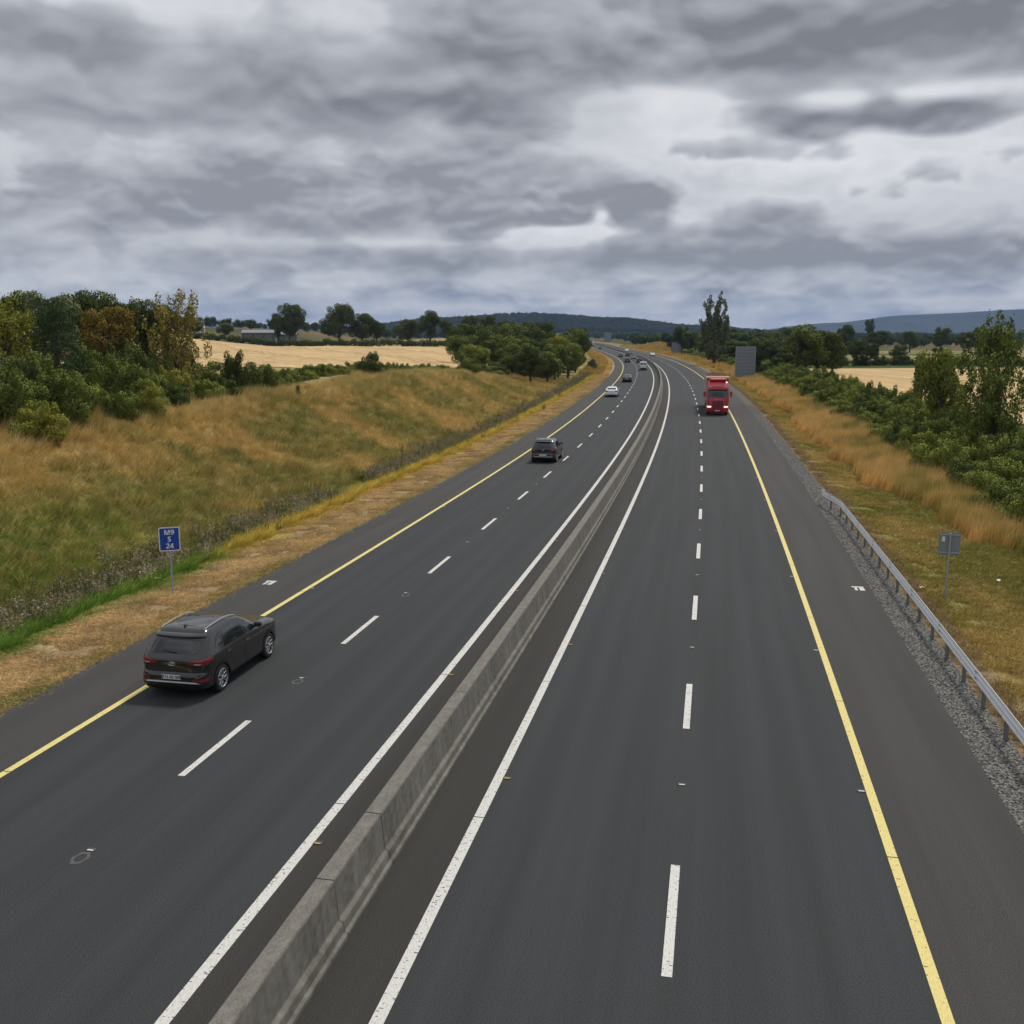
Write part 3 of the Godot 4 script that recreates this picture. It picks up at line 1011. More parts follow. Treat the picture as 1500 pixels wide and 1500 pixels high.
func end_z(row: Array, x: float, rear: bool) -> float:
	var c: float = (row[2] + row[3]) * 0.5
	var l: float = (row[2] - row[3]) * 0.5
	var n := 9.0 if rear else 6.0
	var u := pow(maxf(0.0, 1.0 - pow(minf(absf(x / row[1]), 1.0), n)), 1.0 / n)
	return c + l * u * (1.0 if rear else -1.0)

func shell(rows: Array, wheels: Array, arch: float) -> ArrayMesh:
	# ring of points for one level, the same order at every level
	var zs := [-0.992, -0.975, -0.95]
	for k in range(-46, 47): zs.append(k / 46.0 * 0.93)
	zs.append_array([0.95, 0.965, 0.98, 0.99])
	var nose := [-0.5, -0.3, -0.1, 0.1, 0.3, 0.5]
	var tail := [0.72, 0.5, 0.25, 0.0, -0.25, -0.5, -0.72]
	var rings := []
	for row in rows:
		var ring := []
		var c: float = (row[2] + row[3]) * 0.5
		var l: float = (row[2] - row[3]) * 0.5
		for u in zs: ring.append(Vector3(side_x(row, c + l * u), row[0], c + l * u))
		for t in tail: ring.append(Vector3(row[1] * t, row[0], end_z(row, row[1] * t, true)))
		for i in range(zs.size() - 1, -1, -1): ring.append(Vector3(-side_x(row, c + l * zs[i]), row[0], c + l * zs[i]))
		for t in nose: ring.append(Vector3(row[1] * t, row[0], end_z(row, row[1] * t, false)))
		rings.append(ring)
	var v := PackedVector3Array()
	var tris := PackedInt32Array()
	var count: int = rings[0].size()
	for ring in rings:
		for p in ring: v.append(p)
	var top: Array = rings[-1]
	var apex := Vector3.ZERO
	for p in top: apex += p / count
	v.append(apex + Vector3(0, 0.002, 0))
	for r in rings.size() - 1:
		for k in count:
			var j := (k + 1) % count
			var a := r * count + k
			var b := r * count + j
			var c := (v[a] + v[b] + v[a + count] + v[b + count]) * 0.25
			var cut := false
			for w in wheels:
				if absf(c.x) > 0.6 and Vector2(c.z - w.z, c.y - w.y).length() < arch: cut = true
			if cut: continue
			tris.append_array([a, a + count, b, b, a + count, b + count])
	for k in count:
		tris.append_array([(rings.size() - 1) * count + k, v.size() - 1, (rings.size() - 1) * count + (k + 1) % count])
	return smoothed(v, tris, 38.0)

func smoothed(v: PackedVector3Array, tris: PackedInt32Array, limit: float) -> ArrayMesh:
	# normals are shared between faces that meet at less than the limit, so creases stay crisp
	var at_vertex := {}
	var fn := PackedVector3Array()
	for t in tris.size() / 3:
		var n := (v[tris[t * 3 + 2]] - v[tris[t * 3]]).cross(v[tris[t * 3 + 1]] - v[tris[t * 3]])
		fn.append(n)
		for k in 3:
			var i := tris[t * 3 + k]
			if not at_vertex.has(i): at_vertex[i] = []
			at_vertex[i].append(t)
	var ov := PackedVector3Array()
	var on := PackedVector3Array()
	var dot := cos(deg_to_rad(limit))
	for t in tris.size() / 3:
		var mine := fn[t].normalized()
		for k in 3:
			var i := tris[t * 3 + k]
			var n := Vector3.ZERO
			for o in at_vertex[i]:
				if fn[o].normalized().dot(mine) > dot: n += fn[o]
			ov.append(v[i])
			on.append(n.normalized() if n.length() > 0.0 else mine)
	return mesh_of(ov, on, PackedColorArray(), PackedVector2Array(), PackedInt32Array())

func side_patch(rows: Array, sgn: float, bounds: Array, lift := 0.006, cols := 10) -> ArrayMesh:
	# bounds: rows of [y, z from, z to] on one flank
	var v := PackedVector3Array()
	for i in bounds.size() - 1:
		for j in (4 if i < bounds.size() - 2 else 5):
			var t := j / 4.0
			var y := lerpf(bounds[i][0], bounds[i + 1][0], t)
			var row := level(rows, y)
			for k in cols + 1:
				var z := lerpf(lerpf(bounds[i][1], bounds[i + 1][1], t), lerpf(bounds[i][2], bounds[i + 1][2], t), k / float(cols))
				v.append(Vector3(sgn * (side_x(row, z) + lift), y + lift * 0.3, z))
	return grid_mesh(v, cols + 1, PackedColorArray(), PackedVector2Array(), PackedVector2Array(), sgn < 0.0)

func end_patch(rows: Array, rear: bool, bounds: Array, lift := 0.006, cols := 12) -> ArrayMesh:
	# bounds: rows of [y, x from, x to] on the tail or the nose
	var v := PackedVector3Array()
	for i in bounds.size() - 1:
		for j in (4 if i < bounds.size() - 2 else 5):
			var t := j / 4.0
			var y := lerpf(bounds[i][0], bounds[i + 1][0], t)
			var row := level(rows, y)
			for k in cols + 1:
				var x := lerpf(lerpf(bounds[i][1], bounds[i + 1][1], t), lerpf(bounds[i][2], bounds[i + 1][2], t), k / float(cols))
				v.append(Vector3(x, y + lift * 0.5, end_z(row, x, rear) + (lift if rear else -lift)))
	return grid_mesh(v, cols + 1, PackedColorArray(), PackedVector2Array(), PackedVector2Array(), rear)

func mirrored(b: Array) -> Array:
	var out := []
	for q in b: out.append([q[0], -q[2], -q[1]])
	return out

var wheel_meshes := {}

func wheel(root: Node3D, at_: Vector3, r: float, width: float, spokes: int):
	var key := "%s_%s" % [r, spokes]
	if not wheel_meshes.has(key):
		var st := begin()
		var h := width * 0.5
		lathe(st, [Vector2(r * 0.66, -h * 0.9), Vector2(r * 0.82, -h), Vector2(r * 0.95, -h * 0.92), Vector2(r, -h * 0.7), Vector2(r, h * 0.7), Vector2(r * 0.95, h * 0.92), Vector2(r * 0.82, h), Vector2(r * 0.66, h * 0.9)], 28, Vector3.ZERO)
		var tyre := finish(st)
		st = begin()
		lathe(st, [Vector2(r * 0.70, h * 0.96), Vector2(r * 0.655, h * 1.0), Vector2(r * 0.63, h * 0.85), Vector2(r * 0.60, h * 0.2), Vector2(0.001, h * 0.15)], 28, Vector3.ZERO)
		var dish := finish(st)
		st = begin()
		for k in spokes:
			var b := Basis(Vector3.RIGHT, TAU * k / spokes)
			for twist in [-0.16, 0.16]:
				box(st, b * Vector3(h * 0.82, r * 0.36, r * twist * 0.9), Vector3(h * 0.3, r * 0.60, r * 0.115), 0.008, b * Basis(Vector3.RIGHT, twist * 0.55))
		lathe(st, [Vector2(r * 0.15, h * 0.6), Vector2(r * 0.15, h * 1.0), Vector2(r * 0.10, h * 1.06), Vector2(0.001, h * 1.06)], 12, Vector3.ZERO)
		lathe(st, [Vector2(r * 0.70, h * 0.97), Vector2(r * 0.67, h * 1.04), Vector2(r * 0.635, h * 0.9)], 28, Vector3.ZERO)
		wheel_meshes[key] = [tyre, dish, finish(st)]
	var w := Node3D.new()
	w.name = "wheel"
	root.add_child(w, true)
	w.position = at_
	if at_.x < 0.0: w.rotation.y = PI
	put("tyre", wheel_meshes[key][0], mats.rubber, w)
	put("disc", wheel_meshes[key][1], mats.alloy_dark, w)
	put("rim", wheel_meshes[key][2], mats.alloy, w)

var shells := {}

func car(label: String, kind: String, s: float, o: float, body: Material, away := true, detail := 1, turn := 0.0) -> Node3D:
	var rows: Array = {"suv": SUV, "sedan": SEDAN, "hatch": HATCH, "van": VAN}[kind]
	var called: String = {"suv": "suv", "sedan": "saloon_car", "hatch": "hatchback_car", "van": "panel_van"}[kind]
	var r := base(called, on_road(s, o), -heading(s) + (0.0 if away else PI) + turn)
	tag(r, label, "van" if kind == "van" else "car", "vehicles on the motorway")
	var wr: float = {"suv": 0.345, "sedan": 0.325, "hatch": 0.315, "van": 0.34}[kind]
	var front: float = {"suv": -1.33, "sedan": -1.38, "hatch": -1.27, "van": -1.50}[kind]
	var back: float = {"suv": 1.34, "sedan": 1.40, "hatch": 1.30, "van": 1.55}[kind]
	var half: float = {"suv": 0.80, "sedan": 0.78, "hatch": 0.77, "van": 0.84}[kind]
	var spots := [Vector3(half, wr, front), Vector3(-half, wr, front), Vector3(half, wr, back), Vector3(-half, wr, back)]
	if not shells.has(kind): shells[kind] = shell(rows, spots, wr + 0.05)
	var b := put("body", shells[kind], body, r)
	put("underbody", boxed(Vector3(0, 0.42, 0.0), Vector3(1.24, 0.50, 3.9), 0.1), mats.under, r)
	for p in spots: wheel(r, p, wr, 0.23, 5)
	# dark trim round the arches and along the sills
	for p in spots:
		var v := PackedVector3Array()
		for k in 19:
			var a := lerpf(-0.18, PI + 0.18, k / 18.0)
			for q in [wr + 0.035, wr + 0.085]:
				var y := maxf(p.y + sin(a) * q, 0.21)
				var z: float = p.z + cos(a) * q
				v.append(Vector3(signf(p.x) * (side_x(level(rows, y), z) + 0.012), y, z))
		put("arch_trim", grid_mesh(v, 2, PackedColorArray(), PackedVector2Array()), mats.black if kind == "suv" else body, r)
	for sg in [-1.0, 1.0]:
		put("sill", side_patch(rows, sg, [[0.215, front + wr + 0.09, back - wr - 0.09], [0.33, front + wr + 0.08, back - wr - 0.08]], 0.010), mats.black, r)
	var low := 0.44 if kind == "suv" else 0.34
	put("rear_apron", end_patch(rows, true, [[0.215, -0.70, 0.70], [low, -0.80, 0.80]], 0.012), mats.black, r)
	put("front_apron", end_patch(rows, false, [[0.215, -0.6, 0.6], [low, -0.7, 0.7]], 0.012), mats.black, r)
	# glass
	var belt: float = {"suv": 1.10, "sedan": 1.02, "hatch": 1.02, "van": 1.20}[kind]
	var head: float = {"suv": 1.475, "sedan": 1.335, "hatch": 1.375, "van": 1.70}[kind]
	var lo := level(rows, belt + 0.02)
	var hi := level(rows, head)
	put("windscreen", end_patch(rows, false, [[belt + 0.03, -lo[1] * 0.90, lo[1] * 0.90], [head + 0.02, -hi[1] * 0.88, hi[1] * 0.88]]), mats.glass, r)
	if kind == "van":
		for sg in [-1.0, 1.0]:
			put("side_window", side_patch(rows, sg, [[1.22, lo[3] + 0.35, -0.55], [1.66, hi[3] + 0.35, -0.55]]), mats.glass, r)
			put("rear_window", end_patch(rows, true, [[1.30, 0.07 if sg > 0 else -0.74, 0.74 if sg > 0 else -0.07], [1.68, 0.07 if sg > 0 else -0.70, 0.70 if sg > 0 else -0.07]]), mats.glass, r)
		put("door_seam", end_patch(rows, true, [[0.55, -0.006, 0.006], [1.86, -0.006, 0.006]], 0.004, 2), mats.black, r)
		put("rear_bumper", end_patch(rows, true, [[0.30, -0.9, 0.9], [0.56, -0.92, 0.92]], 0.05), mats.black, r)
	else:
		for sg in [-1.0, 1.0]:
			var f0: float = lo[3] + 0.30
			var f1: float = hi[3] + 0.22
			put("side_window", side_patch(rows, sg, [[belt + 0.015, f0, 0.10], [head - 0.02, f1, 0.08]]), mats.glass, r)
			var tail: float = {"suv": 1.10, "sedan": 1.00, "hatch": 1.05}[kind]
			put("side_window", side_patch(rows, sg, [[belt + 0.02, 0.17, tail], [head - 0.02, 0.15, tail - 0.12]]), mats.glass, r)
			if kind == "suv":
				put("quarter_window", side_patch(rows, sg, [[belt + 0.075, tail + 0.05, tail + 0.40], [head - 0.10, tail - 0.04, tail + 0.22], [head - 0.03, tail - 0.06, tail + 0.05]]), mats.glass, r)
			put("pillar", side_patch(rows, sg, [[belt + 0.015, 0.10, 0.17], [head - 0.02, 0.08, 0.15]], 0.005, 2), mats.gloss_black, r)
			put("window_trim", side_patch(rows, sg, [[belt - 0.005, f0 - 0.05, tail + 0.02], [belt + 0.015, f0, tail]], 0.007), mats.gloss_black, r)
			# door outlines and handles
			for z in [f0 + 0.02, 0.13, tail + 0.04]:
				put("door_seam", side_patch(rows, sg, [[0.36, z - 0.006, z + 0.006], [belt - 0.01, z - 0.006, z + 0.006]], 0.003, 2), mats.black, r)
			for z in [0.0, 0.98]:
				var hx := side_x(level(rows, belt - 0.16), z)
				put("door_handle", boxed(Vector3(sg * (hx + 0.02), belt - 0.16, z), Vector3(0.03, 0.028, 0.17), 0.010), body, r)
		var w0: Array = level(rows, belt + 0.05)
		var w1: Array = level(rows, head - 0.06)
		var glass := put("rear_window", end_patch(rows, true, [[belt + 0.04, -w0[1] * 0.66, w0[1] * 0.66], [belt + 0.12, -w0[1] * 0.78, w0[1] * 0.78], [head - 0.06, -w1[1] * 0.80, w1[1] * 0.80]], 0.006, 20), mats.glass, r)
		if kind != "sedan":
			# spoiler lip over the glass
			var v := PackedVector3Array()
			for k in 21:
				var x := lerpf(-0.66, 0.66, k / 20.0)
				var a := Vector3(x, head + 0.075, end_z(level(rows, head + 0.075), x, true) - 0.04)
				var e := Vector3(x * 1.02, head + 0.035, end_z(level(rows, head - 0.02), x, true) + 0.10 - 0.10 * pow(absf(x) / 0.66, 3.0))
				v.append_array([a, a.lerp(e, 0.5) + Vector3(0, 0.018, 0), e, e + Vector3(0, -0.022, -0.01), Vector3(x, head - 0.05, end_z(level(rows, head - 0.05), x, true) - 0.01)])
			put("spoiler", grid_mesh(v, 5, PackedColorArray(), PackedVector2Array(), PackedVector2Array(), true), body, r)
			put("spoiler_lip", end_patch(rows, true, [[head - 0.075, -0.60, 0.60], [head + 0.015, -0.62, 0.62]], 0.012), mats.gloss_black, r)
			if detail > 0:
				var wp := begin()
				tube(wp, [Vector3(0.06, belt + 0.06, end_z(level(rows, belt + 0.06), 0, true) + 0.03), Vector3(-0.30, belt + 0.085, end_z(level(rows, belt + 0.085), 0.3, true) + 0.025)], [0.016, 0.008], 6)
				put("wiper", finish(wp), mats.black, glass)
	# mirrors
	for sg in [-1.0, 1.0]:
		var mz: float = lo[3] + 0.42
		var mx: float = side_x(level(rows, belt + 0.05), mz)
		var st := begin()
		box(st, Vector3(sg * (mx + 0.13), belt + 0.075, mz), Vector3(0.22, 0.15, 0.12), 0.04)
		box(st, Vector3(sg * (mx + 0.02), belt + 0.01, mz), Vector3(0.08, 0.04, 0.06), 0.01)
		put("mirror", finish(st), body, r)
	# lamps and plates
	var deck: float = {"suv": 0.93, "sedan": 0.86, "hatch": 0.86, "van": 1.0}[kind]
	for sg in [-1.0, 1.0]:
		var inner: Array
		var outer: Array
		if kind == "suv":
			inner = [[0.885, 0.50, 0.86], [0.935, 0.36, 0.888], [0.985, 0.48, 0.888], [1.025, 0.62, 0.87]]
			outer = [[0.90, 1.98, 2.04], [0.94, 1.84, 2.04], [0.985, 1.72, 2.03], [1.02, 1.70, 1.98]]
		elif kind == "van":
			inner = [[0.72, 0.80, 0.94], [1.18, 0.80, 0.935]]
			outer = [[0.72, 2.40, 2.49], [1.18, 2.40, 2.48]]
		else:
			inner = [[deck - 0.10, 0.52, 0.86], [deck + 0.05, 0.46, 0.86]]
			outer = [[deck - 0.09, rows[5][2] - 0.32, rows[5][2] - 0.10], [deck + 0.05, rows[5][2] - 0.40, rows[5][2] - 0.10]]
		var lamp := put("tail_lamp", end_patch(rows, true, inner if sg > 0 else mirrored(inner), 0.010), mats.red_lens, r)
		put("side_lens", side_patch(rows, sg, outer, 0.010), mats.red_lens, lamp)
		if kind == "suv" and detail > 0:
			var cl := [[0.897, 0.60, 0.74], [0.925, 0.58, 0.76]]
			put("reverse_lens", end_patch(rows, true, cl if sg > 0 else mirrored(cl), 0.013), mats.clear_lens, lamp)
			var low_ref := [[0.485, 0.60, 0.86], [0.545, 0.56, 0.885]]
			put("bumper_reflector", end_patch(rows, true, low_ref if sg > 0 else mirrored(low_ref), 0.012), mats.red_lens, r)
		var hl := [[0.66 if kind != "suv" else 0.82, 0.44, 0.78], [0.76 if kind != "suv" else 0.93, 0.40, 0.76]]
		if not away: put("headlight", end_patch(rows, false, hl if sg > 0 else mirrored(hl), 0.010), mats.clear_lens, r)
	var py: float = {"suv": 0.60, "sedan": 0.70, "hatch": 0.62, "van": 0.70}[kind]
	if kind == "suv":
		put("bumper_recess", end_patch(rows, true, [[0.53, -0.55, 0.55], [0.655, -0.86, 0.86], [0.675, -0.86, 0.86]], 0.008, 16), mats.gloss_black, r)
		put("bumper_strip", end_patch(rows, true, [[0.445, -0.78, 0.78], [0.485, -0.60, 0.60]], 0.016, 16), mats.galv, r)
		put("tailgate_band", end_patch(rows, true, [[0.70, -0.62, 0.62], [0.715, -0.64, 0.64]], 0.004), mats.black, r)
	var pz := end_z(level(rows, py), 0.26, true) + 0.02 if away else end_z(level(rows, 0.5), 0.26, false) - 0.03
	var plate := put("number_plate", boxed(Vector3(0, py if away else 0.5, pz), Vector3(0.52, 0.112, 0.012), 0.003), mats.white_plate, r)
	if detail > 1:
		put("country_band", boxed(Vector3(-0.235, py, pz + 0.007), Vector3(0.046, 0.104, 0.002)), mats.blue_plate, plate)
		put("lettering", lettering("172 KE 509", 0.070), mats.ink, plate, Vector3(0.025, py, pz + 0.0085))
		# oval emblem with a slanted letter
		var em := begin()
		var c := Vector3(0, 0.905, end_z(level(rows, 0.905), 0.0, true) + 0.012)
		var ring := []
		for k in 25: ring.append(c + Vector3(cos(TAU * k / 24.0) * 0.085, sin(TAU * k / 24.0) * 0.045, 0.0))
		var rad := []
		for k in 25: rad.append(0.008)
		tube(em, ring, rad, 6, false)
		for x in [-0.028, 0.028]: tube(em, [c + Vector3(x - 0.010, -0.034, 0), c + Vector3(x + 0.012, 0.034, 0)], [0.009, 0.009], 6)
		tube(em, [c + Vector3(-0.028, -0.008, 0), c + Vector3(0.028, 0.008, 0)], [0.007, 0.007], 6)
		put("emblem", finish(em), mats.chrome, r)
	elif kind != "van" and detail > 0:
		put("emblem", boxed(Vector3(0, deck, end_z(level(rows, deck), 0, true) + 0.01), Vector3(0.11, 0.09, 0.02), 0.02), mats.chrome, r)
	if kind == "suv":
		for sg in [-1.0, 1.0]:
			var pts := []
			var rad := []
			for k in 13:
				var z := lerpf(-0.02, 1.52, k / 12.0)
				var lift_ := 0.055 * sin(PI * clampf(k / 12.0, 0.04, 0.96)) + 0.0
				var yy := 1.575
				for pass_ in 12:
					if side_x(level(rows, yy), z) > 0.58: yy += 0.006
					elif side_x(level(rows, yy), z) < 0.54: yy -= 0.012
				pts.append(Vector3(sg * 0.58, yy + 0.012 + lift_ * 0.7, z))
				rad.append(0.015)
			var st := begin()
			tube(st, pts, rad, 7)
			put("roof_rail", finish(st), mats.galv_dull, r)
		var fin := begin()
		for q in [[-1.0], [1.0]]:
			var sx: float = q[0]
			quad(fin, Vector3(0.028 * sx, 1.628, 1.44), Vector3(0.018 * sx, 1.628, 1.26), Vector3(0.003 * sx, 1.70, 1.42), Vector3(0.003 * sx, 1.70, 1.45))
		put("antenna", finish(fin), mats.gloss_black, r)
		put("roof_panel", roof_panel(rows), mats.gloss_black if detail > 1 else body, r)
	return r

func roof_panel(rows: Array) -> ArrayMesh:
	# the glazed roof between the rails
	var v := PackedVector3Array()
	for r in 9:
		var z := lerpf(0.42, 1.32, r / 8.0)
		for k in 9:
			var x := lerpf(-0.43, 0.43, k / 8.0)
			v.append(Vector3(x, 1.660 - 0.012 * pow(absf(x) / 0.43, 2.0) - 0.010 * pow((z - 0.87) / 0.45, 2.0), z))
	return grid_mesh(v, 9, PackedColorArray(), PackedVector2Array(), PackedVector2Array(), true)

func traffic():
	var brown := paint(Color(0.013, 0.0122, 0.011), 0.0)
	brown.roughness = 0.25
	var black := paint(Color(0.012, 0.014, 0.018), 0.4)
	var white := paint(Color(0.74, 0.75, 0.76), 0.0)
	var silver := paint(Color(0.32, 0.33, 0.35), 0.7)
	var navy := paint(Color(0.015, 0.02, 0.035), 0.4)
	var grey_ := paint(Color(0.09, 0.095, 0.10), 0.6)
	car("dark grey-brown SUV with silver roof rails and red tail lamps over the yellow line", "suv", 23.1, -12.76, brown, true, 2, 0.0)
	car("black SUV driving away, alone in the lane past the blue sign", "suv", 71.6, -11.55, black)
	car("white saloon car with dark tail lamps driving away over the yellow line", "sedan", 146.2, -12.25, white)
	car("black saloon car just ahead of the white saloon", "sedan", 191.0, -11.7, black)
	var van := car("white panel van with a black rear bumper overtaking beside the barrier", "van", 255.0, -8.8, white)
	van.scale = Vector3(1.0, 1.1, 1.0)
	car("black hatchback driving level with the white van's front", "hatch", 322.0, -12.2, black, true, 0)
	car("dark hatchback queued in front of the white panel van", "hatch", 318.0, -8.5, navy, true, 0)
	car("silver hatchback two places in front of the white panel van", "hatch", 366.0, -8.5, silver, true, 0)
	car("black hatchback leading the queue in the overtaking lane", "hatch", 411.0, -8.6, black, true, 0)
	car("dark grey hatchback in the inner lane ahead of the black ones", "hatch", 398.0, -12.1, grey_, true, 0)
	car("small black car far ahead following the white box lorry", "hatch", 600.0, -12.2, black, true, 0)
	car("white oncoming car nearest behind the red lorry", "hatch", 411.0, 1.4, white, false, 0)
	car("white oncoming car in the overtaking lane by the dry mound", "sedan", 516.0, -2.2, white, false, 0)
	car("pale oncoming car beside the start of the dry mound", "hatch", 655.0, 1.4, silver, false, 0)
	lorry()
	box_lorry()

func box_lorry():
	var r := base("box_lorry", on_road(735.0, -12.1), -heading(735.0))
	tag(r, "white box lorry far ahead where the road bends out of sight", "lorry", "vehicles on the motorway")
	put("box", boxed(Vector3(0, 2.35, 1.0), Vector3(2.5, 2.7, 7.0), 0.05), mats.white_paint, r)
	put("cab", boxed(Vector3(0, 1.75, -3.7), Vector3(2.4, 2.5, 1.9), 0.2), mats.white_paint, r)
	put("chassis", boxed(Vector3(0, 0.75, 0.3), Vector3(1.2, 0.4, 9.0), 0.05), mats.under, r)
	put("rear_bumper", boxed(Vector3(0, 0.55, 4.4), Vector3(2.3, 0.25, 0.12), 0.02), mats.black, r)
	for p in [Vector3(1.0, 0.48, 2.8), Vector3(-1.0, 0.48, 2.8), Vector3(1.0, 0.48, -3.4), Vector3(-1.0, 0.48, -3.4)]: wheel(r, p, 0.48, 0.32, 6)

func lorry():
	var red := paint(Color(0.43, 0.004, 0.012), 0.0)
	var dark := red
	var s := 113.0
	var r := base("red_lorry", on_road(s, 1.62), -heading(s) + PI)
	tag(r, "red articulated lorry with lit headlights and a cream edged trailer, coming towards the bridge", "lorry", "vehicles on the motorway")
	# forward is -z; the front face stands at z = 0
	var rows := [[0.30, 1.16, 2.10, 0.06], [0.42, 1.235, 2.15, 0.0], [0.80, 1.245, 2.15, -0.03], [1.30, 1.245, 2.15, -0.02], [1.85, 1.24, 2.15, 0.03], [2.00, 1.24, 2.15, 0.05], [2.60, 1.225, 2.15, 0.16], [2.95, 1.215, 2.15, 0.24], [3.10, 1.20, 2.15, 0.30], [3.35, 1.17, 2.15, 0.50], [3.58, 1.13, 2.15, 0.78], [3.70, 1.08, 2.15, 1.0], [3.75, 0.95, 2.10, 1.2]]
	put("cab", shell(rows, [], 0.0), red, r)
	put("windscreen", end_patch(rows, false, [[1.98, -1.06, 1.06], [2.10, -1.10, 1.10], [2.72, -1.08, 1.08], [2.80, -1.02, 1.02]], 0.014, 18), mats.glass, r)
	for sg in [-1.0, 1.0]:
		put("side_window", side_patch(rows, sg, [[2.02, 0.55, 1.35], [2.65, 0.62, 1.35]], 0.01), mats.glass, r)
	put("sun_visor", boxed(Vector3(0, 2.90, 0.02), Vector3(2.2, 0.16, 0.30), 0.03), dark, r)
	var sky_sign := put("roof_sign", boxed(Vector3(0, 3.14, 0.24), Vector3(1.15, 0.20, 0.10), 0.02), paint(Color(0.62, 0.22, 0.20), 0.0), r)
	put("sign_band", boxed(Vector3(0, 3.14, 0.187), Vector3(0.98, 0.07, 0.01)), dark, sky_sign)
	for sg in [-1.0, 1.0]:
		var c := Vector3(sg * 0.86, 3.14, 0.25)
		put("spot_lamp", boxed(c, Vector3(0.24, 0.15, 0.08), 0.03), mats.clear_lens, r)
	put("deflector", boxed(Vector3(0, 3.78, 1.5), Vector3(1.9, 0.32, 1.3), 0.12, Basis(Vector3.RIGHT, 0.22)), red, r)
	for sg in [-1.0, 1.0]: put("side_fairing", boxed(Vector3(sg * 1.16, 2.4, 2.35), Vector3(0.08, 2.9, 0.6), 0.03), red, r)
	# panel with slatted grille
	put("front_panel", end_patch(rows, false, [[1.66, -0.98, 0.98], [1.90, -1.06, 1.06]], 0.012, 12), dark, r)
	put("maker_band", boxed(Vector3(0, 1.74, -0.012), Vector3(0.80, 0.09, 0.01)), paint(Color(0.55, 0.20, 0.22), 0.2), r)
	put("grille", end_patch(rows, false, [[0.62, -0.46, 0.46], [1.02, -0.52, 0.52], [1.58, -0.62, 0.62]], 0.012, 8), mats.black, r)
	for k in 5:
		put("slat", boxed(Vector3(0, 0.72 + 0.19 * k, -0.06), Vector3(0.92 + 0.06 * k, 0.085, 0.05), 0.015), dark, r)
	var glow := plain(Color(0.9, 0.88, 0.82), 0.2)
	glow.emission_enabled = true
	glow.emission = Color(1.0, 0.96, 0.88)
	glow.emission_energy_multiplier = 0.6
	for sg in [-1.0, 1.0]:
		var b := [[0.84, 0.72, 1.12], [0.92, 0.68, 1.16], [1.02, 0.70, 1.17]]
		put("headlight", end_patch(rows, false, b if sg > 0 else mirrored(b), 0.02), glow, r)
		var st := begin()
		box(st, Vector3(sg * 1.46, 2.32, 0.45), Vector3(0.24, 0.62, 0.16), 0.05)
		box(st, Vector3(sg * 1.32, 2.55, 0.45), Vector3(0.2, 0.05, 0.06), 0.01)
		put("mirror", finish(st), dark, r)
		put("step", boxed(Vector3(sg * 1.2, 0.7, 1.1), Vector3(0.1, 0.12, 0.7), 0.03), mats.black, r)
	put("bumper", end_patch(rows, false, [[0.34, -1.12, 1.12], [0.60, -1.18, 1.18]], 0.03, 16), dark, r)
	put("number_plate", boxed(Vector3(0, 0.52, -0.065), Vector3(0.52, 0.112, 0.012), 0.003), mats.white_plate, r)
	for p in [Vector3(1.02, 0.5, 1.35), Vector3(-1.02, 0.5, 1.35), Vector3(1.02, 0.5, 4.6), Vector3(-1.02, 0.5, 4.6)]: wheel(r, p, 0.50, 0.34, 8)
	put("chassis", boxed(Vector3(0, 0.85, 4.0), Vector3(1.1, 0.35, 6.0), 0.05), mats.under, r)
	# trailer
	var t := put("trailer", boxed(Vector3(0, 2.62, 9.3), Vector3(2.52, 2.86, 12.8), 0.04), dark, r)
	put("roof_edge", boxed(Vector3(0, 4.08, 3.1), Vector3(2.56, 0.22, 0.70), 0.02), plain(Color(0.82, 0.68, 0.48), 0.6), t)
	for sg in [-1.0, 1.0]: put("corner_post", boxed(Vector3(sg * 1.24, 2.62, 2.88), Vector3(0.08, 2.84, 0.06)), plain(Color(0.55, 0.40, 0.25), 0.6), t)
	for k in 3:
		for x in [1.02, -1.02]: wheel(r, Vector3(x, 0.5, 11.4 + 1.3 * k), 0.50, 0.34, 8)

# ------------------------------------------------------------------ plants
var crowns := {}
var stems := {}
var leaf_mats := {}

